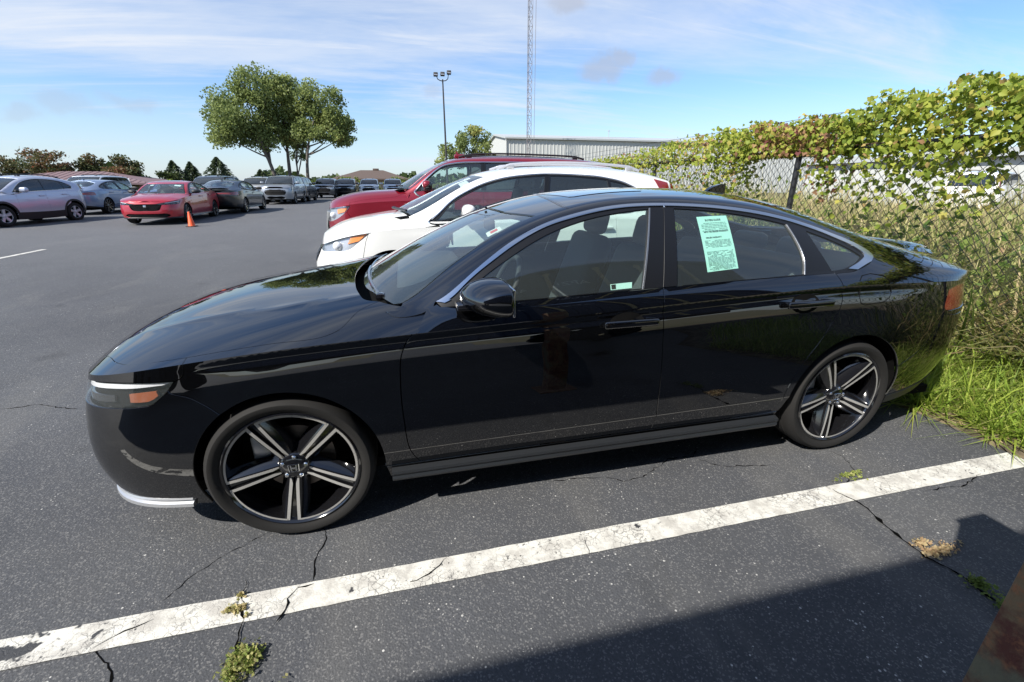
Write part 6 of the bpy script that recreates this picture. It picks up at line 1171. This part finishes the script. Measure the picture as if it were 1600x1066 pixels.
# light pole
POLE = mat('pole_bronze', (.045, .042, .040), .5, .3); lp = empty('light_pole', (4.49, 38, .2)); tag(lp, 'tall dark light pole carrying three floodlights behind the red SUV', 'light pole')
m = MB(); m.tube([(0, 0, -.1), (0, 0, 9.2)], [.10, .055], 10); m.done('pole', POLE, lp, 60); m = MB(); m.tube([(-.48, 0, 9.42), (-.40, 0, 9.20), (-.2, 0, 9.1), (0, 0, 9.08), (.25, 0, 9.12), (.42, 0, 9.25), (.48, 0, 9.55)], .035, 6); m.done('bracket', POLE, lp, 60)
for x, z in ((-.55, 9.50), (0, 9.55), (.52, 9.68)):
    m = MB(); m.rbox((x, -.10, z), (.34, .30, .20), .03, 2, Matrix.Rotation(R(-25), 3, 'X')); fl_ = m.done('floodlight', POLE, lp, 40); m = MB(); m.rbox((x, -.26, z-.02), (.28, .02, .15), .008, 1, Matrix.Rotation(R(-25), 3, 'X')); m.done('lamp_glass', SILV, fl_)
# lattice mast
TW = mat('galvanised_tower', (.20, .19, .20), .6, .2); TWR = mat('tower_pale', (.25, .22, .23), .6, .2); tw = empty('radio_tower', (17.83, 60, 0)); tag(tw, 'thin lattice radio tower rising out of the picture in front of the warehouse', 'tower')
H_ = 46; w = .36; cs = [(w*math.cos(R(a)), w*math.sin(R(a))) for a in (90, 210, 330)]
for x, y in cs: m = MB(); m.tube([(x, y, 0), (x, y, H_)], .026, 5); m.done('leg', TW, tw)
for s in range(0, H_, 2):
    m = MB()
    for q in range(2):
        z = s+q
        for i in range(3): a, b = cs[i], cs[(i+1) % 3]; m.tube([(*a, z), (*b, z+1)], .017, 4, False); m.tube([(*b, z), (*a, z+1)], .017, 4, False); m.tube([(*a, z), (*b, z)], .017, 4, False)
    m.done('brace_section', TW if (s//8) % 2 == 0 else TWR, tw)
m = MB(); m.tube([(w+.35, -.2, 0), (w+.35, -.2, H_)], .03, 5); m.done('cable_run', TW, tw)
# ------------------------------------------------------------------ vehicles and things on the lot
def blackpaint():
    t = nmat('black_paint', col=(.0018, .0019, .0023), rough=.5, coat=1., coatr=.008, spec=0., **{'Coat IOR': 2.0}); P = t.obj(); d = t.ramp(t.noise(P, 210, 2, .6), .70, .74); t.color(t.mix(t.math('MULTIPLY', d, .10), (.0018, .0019, .0023), (.03, .03, .03))); t.bump(t.math('ADD', t.noise(P, 2.3, 2, .5), t.math('MULTIPLY', t.noise(P, 420, 1), .004)), .05, .004); return t.m      # a little dust, panels never quite flat
car = build_sedan('sedan', (0, 0, 0), 0, blackpaint()); tag(car, 'large glossy black sedan parked in front, filling the picture', 'car')
# paper, stickers on the glass
Bs = BODY['sedan']; Cs = Cutter(Bs, .02)
def on_glass(name, quad, mt, parent, lift=-.0035, n=9, m_=9):
    q = np.array(quad, float); uv0 = Bs.U.inv_xz(q); V = []; 
    for i in range(n):
        for j in range(m_):
            a, b = i/(n-1), j/(m_-1); V.append(uv0[0]*(1-a)*(1-b)+uv0[1]*a*(1-b)+uv0[2]*a*b+uv0[3]*(1-a)*b)
    V = np.array(V); P = Bs.U.pos(V)+Bs.U.nor(V)*lift; F = [(i*m_+j, (i+1)*m_+j, (i+1)*m_+j+1, i*m_+j+1) for i in range(n-1) for j in range(m_-1)]; me = mesh(name, P, F, mt, 60); uvl = me.uv_layers.new(name='UVMap')
    for lp_ in me.loops: i, j = divmod(lp_.vertex_index, m_); uvl.data[lp_.index].uv = (i/(n-1), 1-j/(m_-1))
    return link(name, me, parent)
PAPER = mat('mint_paper', (.45, .72, .64), .7)
TXT = mat('print_ink', (.03, .06, .055), .8)
quad = [(1.911, 1.318), (2.085, 1.322), (2.080, 1.086), (1.908, 1.075)]
pa = on_glass('buyers_notice', quad, PAPER, None, -.010); tag(pa, 'mint green printed notice taped inside the rear door window', 'notice')
def in_quad(u, v): q = np.array(quad); a = Bs.U.inv_xz(np.array([(q[0]*(1-u)+q[1]*u)*(1-v)+(q[3]*(1-u)+q[2]*u)*v]))[0]; return a
def ink(name, text, u, v, size, parent, mt=TXT, bold=0.):
    a = in_quad(u, v); P = Bs.U.pos(a[None])[0]; N = Bs.U.nor(a[None])[0]; a2 = in_quad(u+.05, v); X = Bs.U.pos(a2[None])[0]-P; X /= np.linalg.norm(X); Y = np.cross(N, X); Y = -Y if Y[2] < 0 else Y
    cu = bpy.data.curves.new(name, 'FONT'); cu.body = text; cu.size = size; cu.offset = bold; cu.align_x = 'CENTER'; o = bpy.data.objects.new(name, cu); COL.objects.link(o); o.matrix_world = Matrix(((X[0], Y[0], N[0], P[0]-N[0]*.0087), (X[1], Y[1], N[1], P[1]-N[1]*.0087), (X[2], Y[2], N[2], P[2]-N[2]*.0087), (0, 0, 0, 1))); bpy.context.view_layer.update()
    me = bpy.data.meshes.new_from_object(o); mw = o.matrix_world.copy(); bpy.data.objects.remove(o); me.materials.clear(); me.materials.append(mt); o = link(name, me, parent); o.matrix_world = mw; return o
ink('heading', 'BUYERS GUIDE', .5, .085, .0135, pa, bold=.0004); ink('heading', 'AS IS - NO DEALER WARRANTY', .52, .295, .0098, pa, bold=.0004); ink('heading', 'DEALER WARRANTY', .40, .40, .0095, pa, bold=.0004)
r2 = np.random.default_rng(8); m = MB()
for v in list(np.linspace(.12, .26, 6))+list(np.linspace(.44, .56, 6))+list(np.linspace(.64, .97, 16)):
    u = .08
    while u < .90:
        l = r2.uniform(.04, .13)
        if r2.random() < .82:
            c4 = [in_quad(u, v), in_quad(min(u+l, .93), v), in_quad(min(u+l, .93), v+.0085), in_quad(u, v+.0085)]; c4 = np.array(c4); P = Bs.U.pos(c4)-Bs.U.nor(c4)*.0088; m.add(P, [(0, 1, 2, 3)])
        u += l+.018
o = m.done('small_print', mat('faint_ink', (.12, .22, .20), .8), pa, 0); o['kind'] = 'stuff'
st = on_glass('window_sticker', [(1.408, 1.045), (1.515, 1.050), (1.511, 1.025), (1.408, 1.021)], mat('sticker_mint', (.55, .74, .68), .6), None, -.0105, 4, 3); tag(st, 'small pale green sticker in the lower rear corner of the front door window', 'sticker')
s2 = on_glass('emblem_square', [(1.412, 1.043), (1.434, 1.044), (1.433, 1.025), (1.412, 1.024)], MATTE, st, -.0095, 3, 3)
# stock sticker on the windshield
def on_ws(name, quad, mt, lift=-.012):
    uv0 = Bs.U.inv_xy(np.array([(a, -b) for a, b in quad])); V = np.array([uv0[0]*(1-a)*(1-b)+uv0[1]*a*(1-b)+uv0[2]*a*b+uv0[3]*(1-a)*b for a in np.linspace(0, 1, 4) for b in np.linspace(0, 1, 4)]); P = (Bs.U.pos(V)+Bs.U.nor(V)*lift); return part(name, P, [(i*4+j, (i+1)*4+j, (i+1)*4+j+1, i*4+j+1) for i in range(3) for j in range(3)], mt, None, 60)
sw = on_ws('windshield_sticker', [(.905, .500), (.975, .492), (.972, .560), (.902, .572)], mat('sticker_white', (.62, .60, .55), .7)); tag(sw, 'small white and red sticker inside the top of the black sedan windshield', 'sticker')
q_ = on_ws('red_band', [(.922, .515), (.958, .511), (.956, .545), (.921, .550)], mat('sticker_red', (.55, .08, .06), .7), -.0105); q_.parent = sw

wp = paint('white_paint', (.70, .70, .67)); rp_ = paint('red_paint', (.20, .006, .016), .35)
c2 = build_suv('white_suv', (.40, 3.26, 0), 0, 'crv', CRV, wp, step=.055, rear_gl=TGLASS, rails=ALLOY); tag(c2, 'white SUV parked right behind the black sedan', 'car')
c3 = build_suv('red_suv', (.28, 6.22, 0), 0, 'big', BIG, rp_, step=.07, rear_gl=TGLASS, rails=True, wstyle='six'); tag(c3, 'tall dark red SUV with chrome grille behind the white SUV', 'car')
m = MB(); m.rbox((1.36, 0, 1.945), (.20, .09, .07), .02, 2); m.tube([(1.36, 0, 1.93), (1.30, .0, 2.02)], .02, 6); m.done('roof_antenna', rp_, c3)
c4 = build_suv('silver_suv', (-12.95, 15.85, gz(0, 15.8)), R(78.5), 'mini', MINI, paint('silver_paint', (.44, .47, .56), .45), step=.08, gl=TGLASS, wstyle='fivewide', rails=BLACK); tag(c4, 'silver compact SUV cut off by the left edge of the picture', 'car', 'cars in the left rows')
GR = 'cars in the left rows'
s1 = build_sedan('sedan', (-7.95, 16.15, gz(0, 17)), R(92), paint('candy_red_paint', (.34, .010, .022), .25), step=.075, hi=False, rimm=GLOSSB, wstyle='ten', trimm=SATIN, sillm=BLACK); tag(s1, 'bright red sedan facing the camera behind the orange cone', 'car', GR)
def recolor(root, old, new):
    for o in [root]+list(root.children_recursive):
        if o.type == 'MESH':
            for i, sl_ in enumerate(o.material_slots):
                if sl_.material == old: sl_.link = 'OBJECT'; sl_.material = new
def clone(src, loc, rz, old, new, label, scale=None, group=GR, name=None):
    c = copy_tree(src); c.location = (loc[0], loc[1], gz(*loc)); c.rotation_euler = (0, 0, rz)
    if scale: c.scale = scale
    recolor(c, old, new); c['label'] = label; c['category'] = 'car'; c['group'] = group
    if name: c.name = name
    return c
red = MATS['candy_red_paint']; PB = paint('black_green_paint', (.010, .011, .011)); PBL = paint('blue_grey_paint', (.20, .26, .38), .5); PBU = paint('blue_paint', (.02, .05, .32), .3); PGR = paint('grey_paint', (.24, .26, .29), .5); PSI = paint('silver2_paint', (.50, .52, .54), .5); PNA = paint('navy_paint', (.012, .014, .022), .3); PWH = wp; PCH = paint('charcoal_paint', (.05, .053, .058), .4)
clone(s1, (-7.40, 23.7), R(-90), red, PB, 'black sedan seen from behind, parked tail to the red sedan')
clone(s1, (-13.05, 24.4), R(-92), red, PBL, 'blue grey sedan seen from behind beside the silver SUV')
clone(s1, (-12.5, 27.4), R(90), red, PBU, 'blue sedan mostly hidden behind the red sedan')
b1 = build_suv('grey_suv', (-7.25, 30.3, gz(0, 30)), R(90), 'box', dict(BIG, chromefront=False, grille=((.55, .62), (.62, .98))), PGR, step=.10, hi=False, gl=TGLASS, rear_gl=TGLASS, rails=True, rimm=GLOSSB, wstyle='six', scale=(.96, .97, .925), trimm=SATIN); tag(b1, 'grey boxy SUV facing the camera behind the black sedan', 'car', GR)
sc = (.93, .95, .90)
for loc, rz, col, lab in (((-7.2, 37.6), -90, PNA, 'dark navy SUV seen from behind, next after the grey boxy SUV'), ((-10.9, 28.8), 90, PCH, 'charcoal SUV behind the roof of the red sedan'), ((-9.6, 33.5), 90, PSI, 'silver SUV behind the roof of the black sedan'), ((-17.2, 28.5), 90, PSI, 'silver SUV behind the blue grey sedan'),
        ((-6.35, 43.2), 90, PCH, 'charcoal SUV below the right hand cottonwood'), ((-4.75, 45.0), 90, PB, 'black SUV, left of the two pale SUVs in front of the hedge'), ((-2.55, 45.5), 90, PWH, 'white SUV parked in front of the hedge'), ((-.25, 45.5), 90, PSI, 'pale silver SUV in front of the hedge, nearest the red SUV')):
    clone(b1, loc, R(rz), PGR, col, lab, sc, name='suv')
pk = clone(b1, (27.2, 13.0), R(200), PGR, PWH, 'white vehicle seen through the fence and vine on the right', (1, 1, .98), None, 'white_suv')
if 'group' in pk: del pk['group']
# traffic cone
tc_ = empty('traffic_cone', (-6.42, 14.65, gz(0, 14.6))); tag(tc_, 'orange traffic cone standing beside the front wheel of the red sedan', 'traffic cone')
m = MB(); m.rbox((0, 0, .015), (.28, .28, .028), .010, 2); m.done('base', mat('cone_base', (.05, .03, .02), .7), tc_); m = MB(); m.lathe([(.105, .029), (.10, .04), (.028, .47), (.02, .485), (0, .485)], 28, 'z'); m.done('cone', mat('cone_orange', (.85, .10, .02), .5), tc_, 40)
# blue shipping container on a chassis behind the photographer
CB = nmat('container_blue', col=(.010, .022, .060), rough=.5); P = CB.geo(); CB.color(CB.mix(CB.ramp(CB.noise(P, 2.5, 6, .65), .45, .75), (.010, .022, .060), (.022, .034, .075))); CB = CB.m
cn = empty('shipping_container', (-6.9, -3.62, 0)); tag(cn, 'dark blue shipping container on a trailer behind the photographer, mirrored in the black sedan', 'container')
LC = 12.0; zc0, zc1 = 1.22, 3.92
m = MB(); V = []; n = int(LC/.28)
for i in range(n):
    for q, d in ((.0, 0), (.30, 0), (.45, .036), (.85, .036)): x = .10+(LC-.2)*(i+q)/n; V += [(x, -d, zc0+.14), (x, -d, zc1-.10)]
m.add(V, [(2*i, 2*i+2, 2*i+3, 2*i+1) for i in range(len(V)//2-1)]); m.done('side_panel', CB, cn, 0)
m = MB(); m.box(.02, LC-.02, -2.42, -.06, zc0+.02, zc1-.02); m.done('body', CB, cn, 0)
for x in (.06, LC-.06): m = MB(); m.rbox((x, -.04, (zc0+zc1)/2), (.16, .16, zc1-zc0), .01); m.done('corner_post', CB, cn)
for z in (zc0+.07, zc1-.05): m = MB(); m.rbox((LC/2, -.03, z), (LC-.2, .12, .12), .01); m.done('side_rail', CB, cn)
YS = mat('strap_tan', (.50, .40, .20), .7)
for x in (9.0, 9.8, 10.45, 11.15): m = MB(); m.tube([(x, .07, zc1-.25), (x, .055, zc1-.6), (x+.03, .05, 2.3), (x+.02, .055, zc0+.2)], .03, 6); m.rbox((x, .07, zc1-.30), (.10, .06, .10), .02); m.done('lashing_bar', YS, cn)
WL = mat('container_lettering', (.55, .57, .60), .7)
def letters(text, x, z, size, parent):
    cu = bpy.data.curves.new('lettering', 'FONT'); cu.body = text; cu.size = size; o = bpy.data.objects.new('lettering', cu); COL.objects.link(o); bpy.context.view_layer.update(); me = bpy.data.meshes.new_from_object(o); bpy.data.objects.remove(o); me.materials.clear(); me.materials.append(WL); o = link('lettering', me, parent); o.matrix_local = Matrix(((-1, 0, 0, x), (0, 0, 1, .012), (0, 1, 0, z), (0, 0, 0, 1)))
letters('APZU', 9.6, 3.02, .24, cn); letters('466834', 8.7, 2.98, .24, cn); letters('4261', 8.5, 2.70, .24, cn)
m = MB(); m.box(.3, LC-.3, -1.7, -.8, .95, 1.2); m.done('chassis_beam', mat('chassis_dark', (.02, .02, .022), .6), cn, 0)
for x in (1.2, 2.4, 9.6):
    for y in (-.35, -2.1): m = MB(); V, F = lathevf([(.10, .14), (.30, .14), (.48, .10), (.50, 0), (.48, -.10), (.30, -.14), (.10, -.14)], 28, 'y', (x, y, .5)); m.add(V, F); m.done('wheel', RUBBER, cn, 40)
# rusty steel post beside the camera
t = nmat('rusty_steel', col=(.16, .06, .03), rough=.85); P = t.geo(); n1 = t.noise(P, 14, 6, .7); n2 = t.noise(P, 45, 5, .7); c = t.mix(t.ramp(n1, .40, .62), (.11, .035, .022), (.20, .13, .065)); c = t.mix(t.ramp(n2, .50, .68, 0, .8), c, (.30, .12, .05)); c = t.mix(t.ramp(t.noise(P, 7, 4), .56, .66, 0, .7), c, (.13, .14, .09)); t.color(c); t.bump(n2, .6, .006)
rp2 = empty('rusty_post', (1.60, -2.33, 0)); tag(rp2, 'rusty steel post in the bottom right corner close to the camera', 'post'); m = MB(); m.rbox((0, 0, .73), (.16, .16, 1.46), .008, 2); m.done('column', t.m, rp2); m = MB(); m.rbox((0, 0, .012), (.30, .30, .02), .004, 1); m.done('base_plate', t.m, rp2); m = MB(); m.rbox((0, 0, 1.468), (.18, .18, .014), .004, 1); m.done('cap', t.m, rp2)
